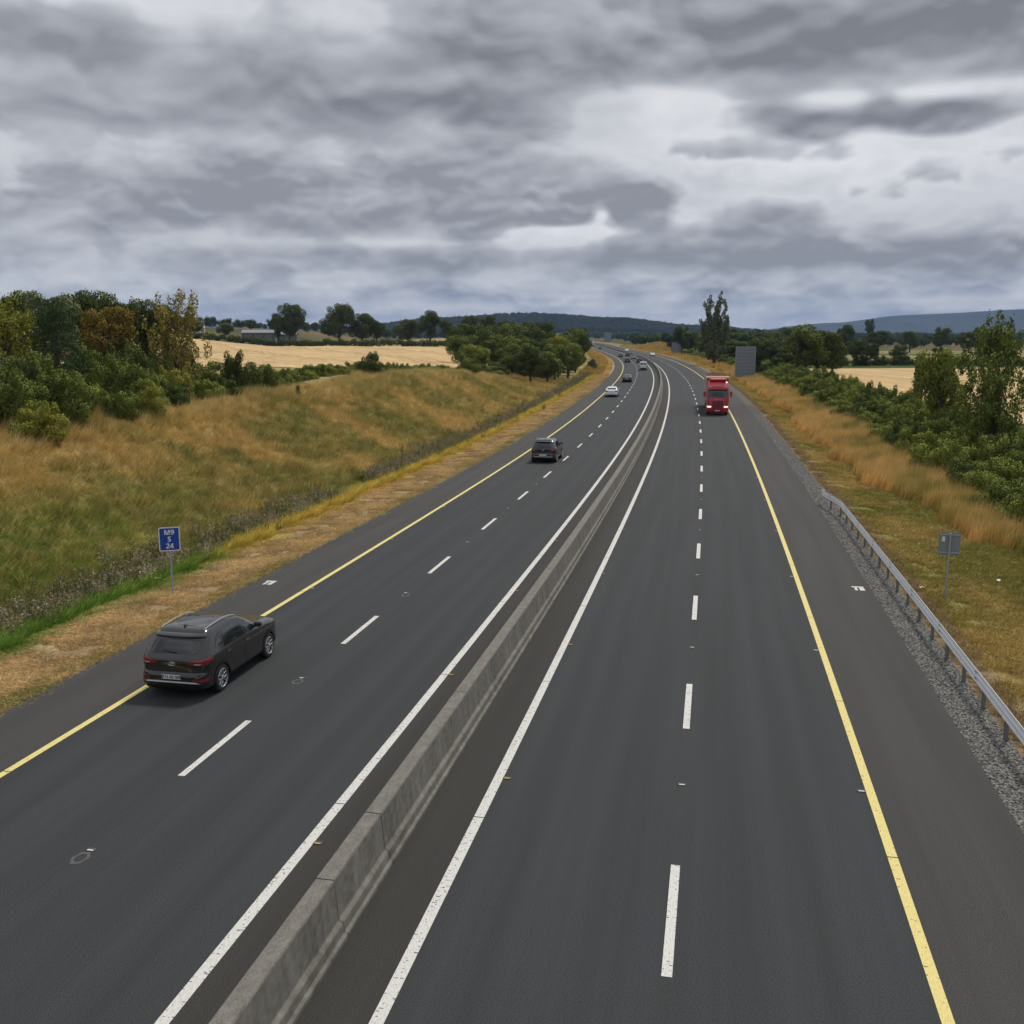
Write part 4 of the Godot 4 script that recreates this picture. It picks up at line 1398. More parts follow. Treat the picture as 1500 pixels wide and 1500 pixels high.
func crown(blobs: Array, leaf: float, density: float, seed_: int, thin := 1.0, lean := Vector3.ZERO) -> ArrayMesh:
	# small leaves spread over the shells of many clumps; blobs are [centre, radii]
	var g := RandomNumberGenerator.new()
	g.seed = seed_
	var v := PackedVector3Array()
	var n := PackedVector3Array()
	var c := PackedColorArray()
	for b in blobs:
		var rad: Vector3 = b[1]
		var count := int(density * (rad.x * rad.y + rad.y * rad.z + rad.x * rad.z) / 3.0)
		var clump := g.randf_range(0.80, 1.20)
		for i in count:
			var d := Vector3(g.randfn(), g.randfn(), g.randfn()).normalized()
			var p: Vector3 = b[0] + d * rad * ((0.62 + 0.46 * pow(g.randf(), 0.6)) if g.randf() < 0.92 else g.randf_range(1.05, 1.4))
			if p.y < 0.02: continue
			var hidden := false
			for k in 3:
				var o: Array = blobs[g.randi() % blobs.size()]
				if ((p - o[0]) / o[1]).length() < 0.55: hidden = true
			if hidden: continue
			var t := (Vector3(g.randfn(), g.randfn() - 0.2, g.randfn()) + lean).normalized()
			var f := (d * 0.9 + Vector3(g.randfn(), g.randfn() + 0.4, g.randfn()) * 0.6).normalized()
			var w := t.cross(f).normalized()
			var l := leaf * g.randf_range(0.55, 1.25)
			var a := p - t * l * 0.5
			var e := p + t * l * 0.5 - f * l * 0.12
			var q := p + w * l * 0.30 * thin + f * l * 0.06
			var r := p - w * l * 0.30 * thin + f * l * 0.06
			var nn := (f * 0.65 + d * 0.55).normalized()
			if (e - a).cross(q - a).dot(nn) > 0.0: v.append_array([a, q, e, a, e, r])
			else: v.append_array([a, e, q, a, r, e])
			var k2 := clump * g.randf_range(0.72, 1.28)
			var col := Color(k2 * g.randf_range(0.88, 1.16), k2, k2 * g.randf_range(0.75, 1.1))
			for m in 6:
				n.append(nn)
				c.append(col)
	return mesh_of(v, n, c, PackedVector2Array(), PackedInt32Array())

func stem(height: float, r: float, targets: Array, seed_: int) -> ArrayMesh:
	var g := RandomNumberGenerator.new()
	g.seed = seed_
	var st := begin()
	var pts := []
	var rad := []
	for k in 6:
		var t := k / 5.0
		pts.append(Vector3(g.randf_range(-0.12, 0.12) * t, height * t - 0.3 * (1.0 - t), g.randf_range(-0.12, 0.12) * t))
		rad.append(r * (1.25 - 0.85 * t) * (1.25 if k == 0 else 1.0))
	tube(st, pts, rad, 8)
	for q in targets:
		var from: Vector3 = pts[clampi(2 + g.randi() % 4, 2, 5)]
		var to: Vector3 = q
		var mid := from.lerp(to, 0.5) + Vector3(0, 0.1 * from.distance_to(to), 0)
		tube(st, [from, mid, to], [r * 0.38, r * 0.22, r * 0.06], 5)
	return finish(st)

func prepare_plants():
	for q in [["dark", Color(0.112, 0.142, 0.042)], ["mid", Color(0.175, 0.215, 0.054)], ["light", Color(0.265, 0.300, 0.068)], ["yellow", Color(0.310, 0.310, 0.066)], ["rust", Color(0.290, 0.210, 0.060)], ["ochre", Color(0.360, 0.295, 0.092)], ["grey", Color(0.195, 0.222, 0.110)], ["pine", Color(0.078, 0.116, 0.054)], ["far", Color(0.082, 0.112, 0.042)]]:
		leaf_mats[q[0]] = leaf_material(q[1])
	var g := RandomNumberGenerator.new()
	g.seed = 99
	# broadleaf trees, 10 m tall, about 8 m wide
	for k in 5:
		var blobs := []
		var lobes := 3 + k % 3
		for i in 46:
			var lobe := i % lobes
			var c := Vector3(cos(TAU * lobe / lobes + k) * 1.35, 5.6 + 1.1 * sin(lobe * 2.4 + k), sin(TAU * lobe / lobes + k) * 1.35)
			if lobe == 0: c = Vector3(0.3 * sin(k), 6.9, 0)
			var d := Vector3(g.randfn(), g.randfn() * 0.95, g.randfn()).normalized()
			var p := c + d * Vector3(2.1, 2.2, 2.1) * g.randf_range(0.65, 1.0)
			p.y = clampf(p.y, 1.9, 9.2)
			var r := g.randf_range(0.65, 1.15)
			blobs.append([p, Vector3(r, r * 0.85, r)])
		crowns["tree%d" % k] = crown(blobs, 0.26, 600.0, 200 + k)
		var ends := []
		for i in 12: ends.append(blobs[i * 3][0])
		stems["tree%d" % k] = stem(5.6, 0.26, ends, 300 + k)
	# shrubs, 2.6 m tall and about 3 m wide
	for k in 5:
		var blobs := []
		for i in 26:
			var a := g.randf() * TAU
			var rr := sqrt(g.randf()) * 1.15
			var y := g.randf_range(0.35, 2.1) * (1.0 - 0.30 * rr)
			var r := g.randf_range(0.30, 0.52)
			blobs.append([Vector3(cos(a) * rr, y, sin(a) * rr), Vector3(r, r * 0.9, r)])
		for i in 7:   # shoots that stand out of the outline
			var a := g.randf() * TAU
			blobs.append([Vector3(cos(a) * 0.8, g.randf_range(1.5, 2.1), sin(a) * 0.8), Vector3(0.20, 0.30, 0.20)])
		crowns["shrub%d" % k] = crown(blobs, 0.088, 5600.0, 400 + k)
		var ends := []
		for i in 9: ends.append(blobs[i * 2][0])
		stems["shrub%d" % k] = stem(1.0, 0.06, ends, 500 + k)
	# airy tree with thin upswept sprays, 7 m
	for k in 2:
		var blobs := []
		for i in 130:
			var a := g.randf() * TAU
			var h := g.randf_range(1.0, 6.6)
			var rr := g.randf_range(0.2, 1.75) * (0.45 + 0.75 * sin(PI * clampf(h / 7.2, 0.05, 0.95)))
			blobs.append([Vector3(cos(a) * rr + 0.05 * h, h, sin(a) * rr), Vector3(0.20, 0.46, 0.20) * g.randf_range(0.6, 1.4)])
		crowns["birch%d" % k] = crown(blobs, 0.19, 900.0, 600 + k, 0.8, Vector3(0.5, 0.9, 0))
		var ends := []
		for i in 22: ends.append(blobs[i * 3][0])
		stems["birch%d" % k] = stem(5.2, 0.10, ends, 610 + k)
	# poplar bent by the wind, 12 m
	var pop := []
	for col in [[-1.5, 10.6, 0.0], [-1.0, 11.2, 0.4], [0.8, 11.9, -0.3], [1.3, 10.4, 0.3], [2.0, 8.0, 0.0], [-1.9, 7.4, -0.4], [-0.2, 10.4, 0.6], [0.2, 9.4, -0.5], [0.9, 6.4, -0.9]]:
		for i in 17:
			var t := i / 16.0
			var h: float = lerpf(2.2, col[1], t)
			var out: float = col[0] * (0.35 + 0.75 * t)
			var r := lerpf(0.90, 0.40, pow(t, 1.2)) * g.randf_range(0.7, 1.15)
			pop.append([Vector3(out + g.randf_range(-0.35, 0.35), h, col[2] + g.randf_range(-0.4, 0.4)), Vector3(r * 0.62, r * 1.15, r * 0.62)])
	crowns["poplar0"] = crown(pop, 0.34, 620.0, 701, 0.8, Vector3(-0.4, 1.2, 0))
	stems["poplar0"] = stem(9.0, 0.24, [pop[5][0], pop[16][0], pop[27][0], pop[38][0], pop[60][0]], 702)
	# pine with flat tiers, 5 m
	var pine := []
	for tier in 7:
		var h := 1.0 + tier * 0.62
		var reach := 1.75 * (1.0 - tier / 8.5)
		for i in 8:
			var a := TAU * i / 8.0 + tier * 0.7
			pine.append([Vector3(cos(a) * reach * g.randf_range(0.55, 1.0), h + g.randf_range(-0.2, 0.2), sin(a) * reach * g.randf_range(0.55, 1.0)), Vector3(0.46, 0.24, 0.46)])
	crowns["pine0"] = crown(pine, 0.17, 1250.0, 801, 0.35)
	stems["pine0"] = stem(5.0, 0.13, [pine[3][0], pine[12][0], pine[22][0]], 802)
	# distant trees, coarser, 10 m
	for k in 4:
		var blobs := []
		for i in 24:
			var d := Vector3(g.randfn(), g.randfn(), g.randfn()).normalized()
			var p := Vector3(0, 5.3, 0) + d * Vector3(2.9, 3.6, 2.9) * g.randf_range(0.5, 0.95)
			p.y = maxf(p.y, 1.0)
			var r := g.randf_range(0.9, 1.6)
			blobs.append([p, Vector3(r, r, r)])
		crowns["far%d" % k] = crown(blobs, 0.62, 46.0, 900 + k)
		stems["far%d" % k] = stem(5.0, 0.3, [], 910 + k)

const FULL := {"tree": Vector2(10.0, 8.0), "shrub": Vector2(2.6, 3.1), "birch": Vector2(7.0, 3.9), "poplar": Vector2(12.2, 4.6), "pine": Vector2(5.3, 4.2), "far": Vector2(10.0, 8.0)}

func plant(called: String, kind: String, variant: int, x: float, ahead: float, height: float, width: float, tone: String, label: String, category: String, group := "", sink := 0.1):
	var full: Vector2 = FULL[kind]
	var key := "%s%d" % [kind, variant]
	var r := base(called, Vector3(x, ground_y(x, ahead) - sink, -ahead), rng.randf() * TAU if kind != "poplar" else 0.0)
	r.scale = Vector3(width / full.x * full.x / full.y, height / full.x, width / full.y)
	tag(r, label, category, group)
	put("trunk" if category == "tree" else "stem", stems[key], mats.bark, r)
	put("crown", crowns[key], leaf_mats[tone], r)

func plant_trees():
	# the copse on top of the bank
	var bank := "trees in the copse on the bank"
	var copse := [
		["tree", "ash_tree", -42.5, 86, 10.0, 6.7, "mid", "leafy green tree in the copse at the bare edge of the bank"],
		["tree", "willow_tree", -38.7, 84, 9.3, 6.7, "grey", "grey-green bushy tree between the dark trees of the copse"],
		["tree", "oak_tree", -39.5, 95, 10.5, 7.4, "dark", "tall dark tree standing highest in the copse"],
		["tree", "oak_tree", -36.0, 99, 9.0, 6.2, "dark", "dark tree behind the rust-coloured one in the copse"],
		["tree", "rowan_tree", -32.4, 80, 7.7, 5.2, "rust", "rust-orange tree turning early among the green copse"],
		["birch", "birch_tree", -33.4, 66, 6.8, 4.7, "yellow", "olive-yellow thin tree low in the copse"],
		["pine", "pine_tree", -29.5, 65, 6.8, 5.4, "pine", "dark blue-green pine in the middle of the copse"],
		["pine", "pine_tree", -33.0, 72, 7.6, 5.6, "pine", "second dark pine behind the middle one of the copse"],
		["birch", "birch_tree", -24.8, 74, 8.1, 4.5, "ochre", "airy ochre birch with upswept twigs before the stubble field"],
		["tree", "ash_tree", -46.0, 78, 8.8, 6.7, "grey", "pale green tree at the outer end of the copse"],
	]
	for i in copse.size():
		var q: Array = copse[i]
		plant(q[1], q[0], i % 5 if q[0] == "tree" else (i % 2 if q[0] == "birch" else 0), q[2], q[3], q[4], q[5], q[6], q[7], "tree", bank)
	var low := [
		[-25.8, 51, 3.3, 3.7, "mid"], [-24.0, 53, 3.4, 3.6, "mid"], [-27.5, 56, 3.9, 3.8, "dark"], [-25.0, 58, 3.0, 3.8, "light"], [-22.6, 57, 2.2, 2.9, "mid"], [-26.5, 66, 4.1, 4.2, "mid"], [-24.6, 66, 3.6, 3.6, "mid"], [-21.6, 59, 2.3, 2.4, "yellow"],
		[-25.9, 72, 4.1, 3.4, "mid"], [-23.8, 70, 3.2, 3.0, "yellow"], [-22.4, 66, 2.2, 2.8, "dark"], [-22.1, 72, 2.2, 2.8, "light"], [-23.2, 64, 2.6, 2.6, "light"], [-21.5, 78, 3.9, 3.4, "dark"], [-20.0, 80, 2.9, 3.0, "mid"], [-21.2, 74, 2.0, 2.4, "dark"], [-29.0, 60, 4.4, 4.2, "mid"], [-31.0, 62, 4.2, 4.2, "grey"], [-28.0, 72, 4.6, 4.2, "mid"], [-30.0, 78, 5.0, 4.4, "dark"], [-23.4, 49, 2.4, 2.9, "yellow"], [-27.0, 48.5, 2.7, 3.0, "mid"], [-31.0, 74, 4.6, 4.6, "mid"], [-27.5, 80, 4.2, 4.4, "mid"], [-34.5, 82, 5.2, 5.0, "dark"], [-36.0, 71, 4.8, 4.8, "mid"], [-28.8, 86, 4.4, 4.6, "dark"], [-24.6, 84, 3.4, 4.0, "mid"]]
	var words := {"mid": "mid-green shrub crowded into the thicket along the bank's crest", "dark": "dark green shrub crowded into the thicket along the bank's crest", "light": "bright green shrub crowded into the thicket along the bank's crest", "yellow": "yellow-green shrub crowded into the thicket along the bank's crest", "grey": "grey-green shrub crowded into the thicket along the bank's crest"}
	for i in low.size():
		var q: Array = low[i]
		plant("shrub", "shrub", i % 5, q[0], q[1], q[2], q[3], q[4], words[q[4]], "shrub", "shrubs of the thicket on the bank")
	# low hedge behind the crest, and the bush that stands out of it
	for k in 34:
		var s := 84.0 + k * 2.6
		var p := flat(s, -39.5 - 3.0 * sin(k * 0.13))
		plant("hedge_shrub", "shrub", k % 5, p.x, p.y, rng.randf_range(1.7, 2.3), rng.randf_range(3.0, 3.8), "mid" if k % 3 else "light", "low green shrub in the hedge between the bank and the stubble field", "shrub", "hedge below the stubble field", 0.3)
	plant("hawthorn_bush", "shrub", 2, -15.7, 110, 3.4, 3.6, "dark", "rounded dark bush standing above the hedge before the stubble field", "shrub")
	plant("hawthorn_bush", "shrub", 3, -6.6, 150, 3.6, 4.4, "mid", "rounded green bush at the end of the hedge by the roadside trees", "shrub")
	plant("fir_sapling", "pine", 0, -17.2, 80, 1.2, 0.7, "pine", "tiny dark fir sapling alone in the dry grass of the crest", "tree")
	# clump where the bank runs out
	var clump := [[-2.0, 200, 7.8, 8.0, "mid"], [3.2, 172, 6.0, 6.4, "dark"], [6.4, 180, 5.6, 6.0, "mid"], [0.0, 182, 5.6, 6.0, "mid"], [9.6, 208, 8.0, 6.6, "yellow"], [12.6, 222, 8.4, 6.0, "mid"], [15.2, 240, 8.8, 6.0, "dark"], [2.6, 258, 11.0, 9.0, "dark"], [8.5, 275, 10.4, 9.0, "dark"], [-5.8, 172, 5.2, 5.0, "light"], [16.5, 262, 9.2, 7.0, "dark"], [19.0, 290, 9.6, 7.0, "mid"], [22.0, 330, 10.0, 8.0, "dark"], [-6.0, 225, 8.5, 8.0, "dark"], [24.5, 370, 10.0, 8.0, "mid"], [-3.6, 186, 6.6, 7.0, "dark"], [1.4, 194, 7.2, 7.6, "mid"], [5.4, 198, 7.4, 7.6, "dark"], [8.2, 192, 6.4, 6.6, "mid"], [11.4, 204, 6.8, 6.2, "light"], [12.2, 236, 9.0, 7.4, "dark"], [5.0, 232, 9.0, 8.6, "dark"], [-9.5, 200, 7.6, 7.4, "mid"], [0.0, 240, 9.6, 9.0, "mid"], [-12.0, 250, 9.0, 9.0, "dark"], [-8.0, 280, 9.6, 9.0, "dark"]]
	var tones := {"mid": "mid-green tree in the roadside clump past the end of the bank", "dark": "dark green tree in the roadside clump past the end of the bank", "yellow": "yellowing tree in the roadside clump past the end of the bank", "light": "bright green tree in the roadside clump past the end of the bank"}
	for i in clump.size():
		var q: Array = clump[i]
		plant("roadside_tree", "tree", i % 5, q[0], q[1], q[2] * 1.28, q[3] * 1.12, q[4], tones[q[4]], "tree", "roadside clump past the bank", 0.6)
	for i in 34:
		var s := 166.0 + i * 6.2
		var p := flat(s, -27.0 - rng.randf() * 9.0)
		plant("shrub", "shrub", i % 5, p.x, p.y, rng.randf_range(2.4, 4.0), rng.randf_range(4.2, 6.0), "dark" if i % 2 else "mid", "shrub at the foot of the roadside clump past the bank", "shrub", "shrubs below the roadside clump", 0.3)
	plant("hawthorn_bush", "shrub", 1, 21.4, 268, 3.6, 3.0, "grey", "bluish-green bush alone in the dry verge inside the bend", "shrub")
	plant("hawthorn_bush", "shrub", 4, 22.0, 260, 1.5, 1.6, "grey", "tiny bush beside the bluish-green one in the dry verge", "shrub")
	# trees along the far side of the stubble field
	var row := [[-97.4, 440, 20.5, 16, "dark"], [-103.5, 446, 15.0, 10, "dark"], [-75.5, 440, 21.0, 17, "dark"], [-66, 442, 16.5, 14, "dark"], [-60, 446, 12.6, 10, "dark"], [-45.6, 440, 13.0, 10.5, "dark"], [-35.7, 438, 16.5, 13, "dark"], [-28.3, 436, 13.0, 10, "dark"], [-16.5, 405, 14.6, 9, "dark"], [-9.0, 388, 15.0, 8.0, "dark"], [-2.6, 385, 13.4, 10.3, "dark"], [-158, 455, 13.0, 14, "dark"], [-168, 470, 12.0, 13, "dark"], [-150, 475, 10.5, 12, "mid"], [-180, 465, 13.5, 14, "dark"], [-137, 480, 8.5, 9, "mid"], [-52, 470, 11, 10, "grey"], [-20, 450, 10, 10, "mid"]]
	for i in row.size():
		var q: Array = row[i]
		plant("field_tree", "tree", (i * 2 + 1) % 5, q[0], q[1], q[2], q[3], q[4], "large dark tree in the row along the far edge of the stubble field", "tree", "trees along the far edge of the stubble field", 0.4)
	# hedgerow beyond the guardrail
	var words2 := {"mid": "mid-green shrub in the hedgerow beyond the tall dry grass", "dark": "dark green shrub in the hedgerow beyond the tall dry grass", "light": "bright green shrub in the hedgerow beyond the tall dry grass"}
	var i2 := 0
	var s2 := 24.0
	while s2 < 245.0:
		for lane in 3:
			var o := 15.2 + lane * 2.3 + rng.randf_range(-0.7, 0.7) - 0.35 * (1.0 - step(50.0, 75.0, s2))
			var p := flat(s2 + rng.randf_range(-1.0, 1.0), o)
			var tone: String = ["mid", "light", "mid", "light", "dark", "mid", "light"][i2 % 7]
			plant("hedgerow_shrub", "shrub", i2 % 5, p.x, p.y, rng.randf_range(2.1, 3.2) + lane * 0.6 + 0.4 * (1.0 - step(50.0, 80.0, s2)), rng.randf_range(3.0, 4.4), tone, words2[tone], "shrub", "hedgerow beyond the guardrail", 0.2)
			i2 += 1
		s2 += 2.7 if s2 < 90.0 else 5.0
	var right := [
		["ash_tree", "tree", 35.3, 82, 9.2, 4.6, "light", "slim bright green ash standing out of the hedgerow", "tree"],
		["ash_tree", "birch", 33.6, 69, 10.6, 4.6, "mid", "tall loose ash with gaps in its crown above the hedgerow", "tree"],
		["ash_tree", "birch", 31.2, 64, 8.0, 4.0, "mid", "shorter loose ash beside the tall one in the hedgerow", "tree"],
		["oak_tree", "tree", 54.0, 185, 11.6, 10.0, "mid", "broad green oak between the direction sign and the stubble field", "tree"],
		["oak_tree", "tree", 58.6, 188, 10.8, 8.0, "dark", "dark oak leaning on the broad green one by the stubble field", "tree"],
		["oak_tree", "tree", 50.8, 205, 9.4, 8.0, "dark", "dark tree directly behind the tall direction sign", "tree"],
		["poplar_tree", "poplar", 58.6, 290, 21.3, 8.0, "grey", "tall windswept poplar rising alone above the roadside wood", "tree"],
		["oak_tree", "tree", 71.1, 420, 14.0, 9.0, "dark", "round dark tree standing out of the wood on the bend", "tree"]]
	for i in right.size():
		var q: Array = right[i]
		plant(q[0], q[1], 0 if q[1] == "poplar" else i % 2 if q[1] == "birch" else i % 5, q[2], q[3], q[4], q[5], q[6], q[7], q[8], "", 0.3)
	# the wood along the outside of the bend
	for i in 64:
		var s := 215.0 + i * 9.0 + rng.randf_range(-4.0, 4.0)
		var o := 22.0 + (i % 3) * 6.5 + rng.randf_range(-2.0, 2.0)
		if s > 520.0 and s < 690.0: o += 38.0
		var p := flat(s, o)
		plant("woodland_tree", "tree", i % 5, p.x, p.y, rng.randf_range(8.0, 11.5), rng.randf_range(7.5, 10.5), ["dark", "mid", "dark", "pine", "dark"][i % 5], "tree in the dark roadside wood outside the bend", "tree", "wood outside the bend", 0.6)
	for i in 30:
		var s := 235.0 + i * 10.0
		var p := flat(s, 16.5 + rng.randf_range(-0.8, 2.5))
		if s > 430.0: continue
		plant("shrub", "shrub", i % 5, p.x, p.y, rng.randf_range(2.4, 3.8), rng.randf_range(4.0, 5.5), "mid" if i % 2 else "light", "shrub along the foot of the roadside wood outside the bend", "shrub", "shrubs at the foot of the wood", 0.3)
	# beyond the second stubble field
	for i in 40:
		var x := 78.0 + i * 6.2
		plant("field_hedge_shrub", "shrub", i % 5, x, 284.0 + x * 0.1 + rng.randf_range(-2.0, 2.0), rng.randf_range(2.6, 4.2), rng.randf_range(6.0, 8.0), "dark", "shrub in the dark hedge at the far end of the second stubble field", "shrub", "hedge beyond the second stubble field", 0.4)
	for q in [[99, 290, 8.6, 7.6], [104.5, 292, 7.6, 5.4], [116, 300, 7.0, 7.0], [126, 296, 6.2, 5.2], [150, 305, 8.0, 7.0], [172, 310, 7.2, 6.4], [196, 312, 8.4, 7.4], [221, 318, 7.6, 7.0], [88, 305, 9.4, 8.0], [80, 312, 9.8, 8.4]]:
		plant("hedge_tree", "tree", int(q[0]) % 5, q[0], q[1], q[2], q[3], "dark", "tree in the hedge at the far end of the second stubble field", "tree", "trees beyond the second stubble field", 0.3)
	for i in 26:
		var x := 120.0 + i * 13.0 + rng.randf_range(-3.0, 3.0)
		plant("parkland_tree", "tree", i % 5, x, 470.0 + rng.randf_range(-14.0, 14.0), rng.randf_range(11.0, 14.5), rng.randf_range(9.5, 13.0), "dark", "tree in the avenue beyond the pale pasture", "tree", "avenue beyond the pasture", 0.3)
	plant("round_tree", "tree", 1, 249.0, 700, 21.0, 9.0, "dark", "single round tree standing proud of the distant woods", "tree")

# ------------------------------------------------------------------ grass and weeds
func tuft(blades: int, length: float, spread: float, width: float, lean: Vector3, droop: float, seed_: int) -> ArrayMesh:
	var g := RandomNumberGenerator.new()
	g.seed = seed_
	var v := PackedVector3Array()
	var c := PackedColorArray()
	for i in blades:
		var a := g.randf() * TAU
		var p := Vector3(cos(a), 0, sin(a)) * sqrt(g.randf()) * spread
		var l := length * g.randf_range(0.55, 1.15)
		var d := (Vector3(g.randfn() * droop, 1.0, g.randfn() * droop) + lean).normalized()
		var bend := Vector3(d.x, -0.25, d.z) * l * 0.45
		var w := d.cross(Vector3(g.randfn(), 0.1, g.randfn())).normalized() * width * g.randf_range(0.7, 1.3)
		var m := p + d * l * 0.55
		var e := p + d * l + bend * 0.6
		v.append_array([p - w * 0.6, p + w * 0.6, m + w * 0.5, p - w * 0.6, m + w * 0.5, m - w * 0.5, m - w * 0.5, m + w * 0.5, e])
		var k := g.randf_range(0.65, 1.35)
		for t in 9: c.append(Color(k, k * g.randf_range(0.97, 1.03), k * 0.98))
	var st := begin()
	for i in v.size():
		st.set_color(c[i])
		st.add_vertex(v[i])
	return finish(st)

func weed_mesh(seed_: int) -> ArrayMesh:
	var g := RandomNumberGenerator.new()
	g.seed = seed_
	var st := begin()
	for i in 7:
		var p := Vector3(g.randfn() * 0.12, 0, g.randfn() * 0.12)
		var top := p + Vector3(g.randfn() * 0.12 + 0.05, g.randf_range(0.55, 1.0), g.randfn() * 0.12)
		st.set_color(Color(0.75, 0.6, 0.5))
		tube(st, [p, top], [0.008, 0.005], 3, false)
		for k in 16:
			var t := g.randf_range(0.15, 1.0)
			var q := p.lerp(top, t)
			var d := Vector3(g.randfn(), g.randf_range(-0.2, 0.8), g.randfn()).normalized()
			var l := lerpf(0.20, 0.07, t) * g.randf_range(0.7, 1.3)
			var w := d.cross(Vector3(g.randfn(), g.randfn(), g.randfn())).normalized() * l * 0.22
			if t > 0.66: st.set_color(Color(1.5, 1.25, 1.25) if k % 2 else Color(1.05, 0.75, 0.65))
			else: st.set_color(Color(0.72, 0.85, 0.5))
			for z in [q - w, q + w, q + d * l]: st.add_vertex(z)
	return finish(st)

func plant_grass():
	var g := rng
	var lengthy := tuft(15, 0.54, 0.22, 0.010, Vector3(0.55, 0, 0.1), 0.42, 1)
	var tall := tuft(16, 0.85, 0.22, 0.011, Vector3(0.38, 0, 0.1), 0.30, 2)
	var short_ := tuft(14, 0.17, 0.18, 0.010, Vector3(0.1, 0, 0), 0.9, 3)
	var beds := [
		# name, label, mesh, count, s from, s to, bias, o from, o to, size
		["bank_grass", "long dry ochre and green grass covering the sloping bank", lengthy, 74000, 10.0, 200.0, 1.55, -36.5, -22.3, 1.0],
		["crest_grass", "pale tall straw grass along the crest of the bank", tall, 13000, 20.0, 185.0, 1.2, -37.0, -31.5, 0.95],
		["verge_grass", "short mown straw-coloured grass on the verge below the bank", short_, 60000, 12.0, 230.0, 1.7, -20.0, -16.35, 1.0],
		["ditch_grass", "fresh green and yellow grass along the ditch", tall, 14000, 12.0, 240.0, 1.5, -21.4, -19.5, 0.62],
		["mown_grass", "short ochre grass on the verge beyond the guardrail", short_, 64000, 12.0, 240.0, 1.6, 6.75, 13.5, 1.3],
		["tall_grass", "tall ochre grass standing in a band before the hedgerow", tall, 54000, 34.0, 260.0, 1.35, 9.0, 15.6, 1.15],
		["edge_grass", "ragged olive grass creeping over the edge of the hard shoulder", short_, 11000, 11.0, 210.0, 1.7, -16.9, -16.12, 1.0],
		["roadside_grass", "dry grass on the verges round the distant bend", tall, 16000, 230.0, 760.0, 1.2, -24.0, -17.0, 1.2],
		["roadside_grass", "dry grass along the foot of the wood and over the mound on the bend", tall, 22000, 240.0, 760.0, 1.1, 7.5, 24.0, 1.2],
	]
	for b in beds:
		var tr: Array[Transform3D] = []
		var co: Array[Color] = []
		for i in b[3]:
			var s: float = lerpf(b[4], b[5], pow(g.randf(), b[6]))
			var o: float = lerpf(b[7], b[8], g.randf())
			var p := flat(s, o)
			var n := patch_noise.get_noise_2d(p.x * 4.0, p.y * 4.0)
			var f := fine_noise.get_noise_2d(p.x * 3.0, p.y * 3.0)
			var k: float = b[9] * g.randf_range(0.65, 1.25)
			var c := ground_tint(s, o)
			match b[0]:
				"bank_grass":
					var knot := fine_noise.get_noise_2d(p.x * 11.0, p.y * 11.0)
					k *= clampf(0.85 + f * 0.7 + knot * 1.3, 0.35, 1.9)
					c = c.lerp(Color(0.62, 0.49, 0.25), clampf(knot * 1.6, 0.0, 0.6))
					if g.randf() < 0.85 * (1.0 - step(32.0, 50.0, s + n * 12.0)) * (1.0 - step(26.0, 30.5, -o + f * 3.0)): c = Color(0.225, 0.300, 0.060)
					if g.randf() < 0.30: c = c.lerp(Color(0.748, 0.594, 0.302), 0.7)
				"crest_grass":
					c = Color(0.660, 0.504, 0.252).lerp(Color(0.363, 0.319, 0.101), clampf(g.randf() + n, 0.0, 1.0))
					if f < -0.12: continue
				"verge_grass":
					if f > 0.28: continue
				"ditch_grass":
					var late := step(30.0, 44.0, s + n * 9.0)
					c = Color(0.157, 0.277, 0.044).lerp(Color(0.594, 0.454, 0.093), late)
					if o > -20.1 + f * 1.3: continue
				"tall_grass":
					var edge := 9.9 + n * 2.2 + 2.4 * (1.0 - step(38.0, 62.0, s))
					if o < edge: continue
					c = Color(0.660, 0.448, 0.185).lerp(Color(0.330, 0.291, 0.084), clampf(0.20 + n * 1.5 + f * 1.4 + g.randf_range(-0.25, 0.25), 0.0, 1.0))
				"roadside_grass":
					c = Color(0.594, 0.394, 0.143).lerp(Color(0.330, 0.269, 0.084), clampf(0.3 + n * 1.6, 0.0, 1.0))
					if o > 0.0 and o < 9.5: k *= 0.4
					if o < 0.0 and o > -18.6: k *= 0.3
				"edge_grass":
					c = Color(0.286, 0.280, 0.095).lerp(Color(0.550, 0.437, 0.224), clampf(0.5 + n * 1.5 + g.randf_range(-0.3, 0.3), 0.0, 1.0))
					if o > -16.35 + f * 0.5: continue
				"mown_grass":
					if f > 0.34 and o < 8.5: continue
			var j := g.randf_range(0.62, 1.38)
			tr.append(Transform3D(Basis(Vector3.UP, g.randf_range(-0.9, 0.9)).scaled(Vector3(1, k * g.randf_range(0.8, 1.2), 1) * (0.8 + 0.4 * g.randf())), Vector3(p.x, land_y(s, o) - 0.02, -p.y)))
			co.append(Color(c.r * j * 1.15, c.g * j * 1.12, c.b * j))
		scatter(b[0], b[1], "grass", b[2], mats.grass, tr, co)
	var tr2: Array[Transform3D] = []
	var co2: Array[Color] = []
	for i in 5200:
		var s := lerpf(12.0, 240.0, pow(g.randf(), 1.5))
		var o := -21.6 + g.randfn() * 0.55
		var p := flat(s, o)
		if fine_noise.get_noise_2d(p.x * 1.5, p.y * 1.5) < -0.22: continue
		var k := g.randf_range(0.55, 1.05)
		tr2.append(Transform3D(Basis(Vector3.UP, g.randf() * TAU).scaled(Vector3.ONE * k), Vector3(p.x, land_y(s, o) - 0.02, -p.y)))
		var j := g.randf_range(0.7, 1.3)
		co2.append(Color(0.41, 0.385, 0.30) * j if g.randf() < 0.5 else Color(0.22, 0.255, 0.11) * j)
	scatter("weeds", "brown seeding weeds standing along the ditch below the bank", "weeds", weed_mesh(44), mats.grass, tr2, co2)

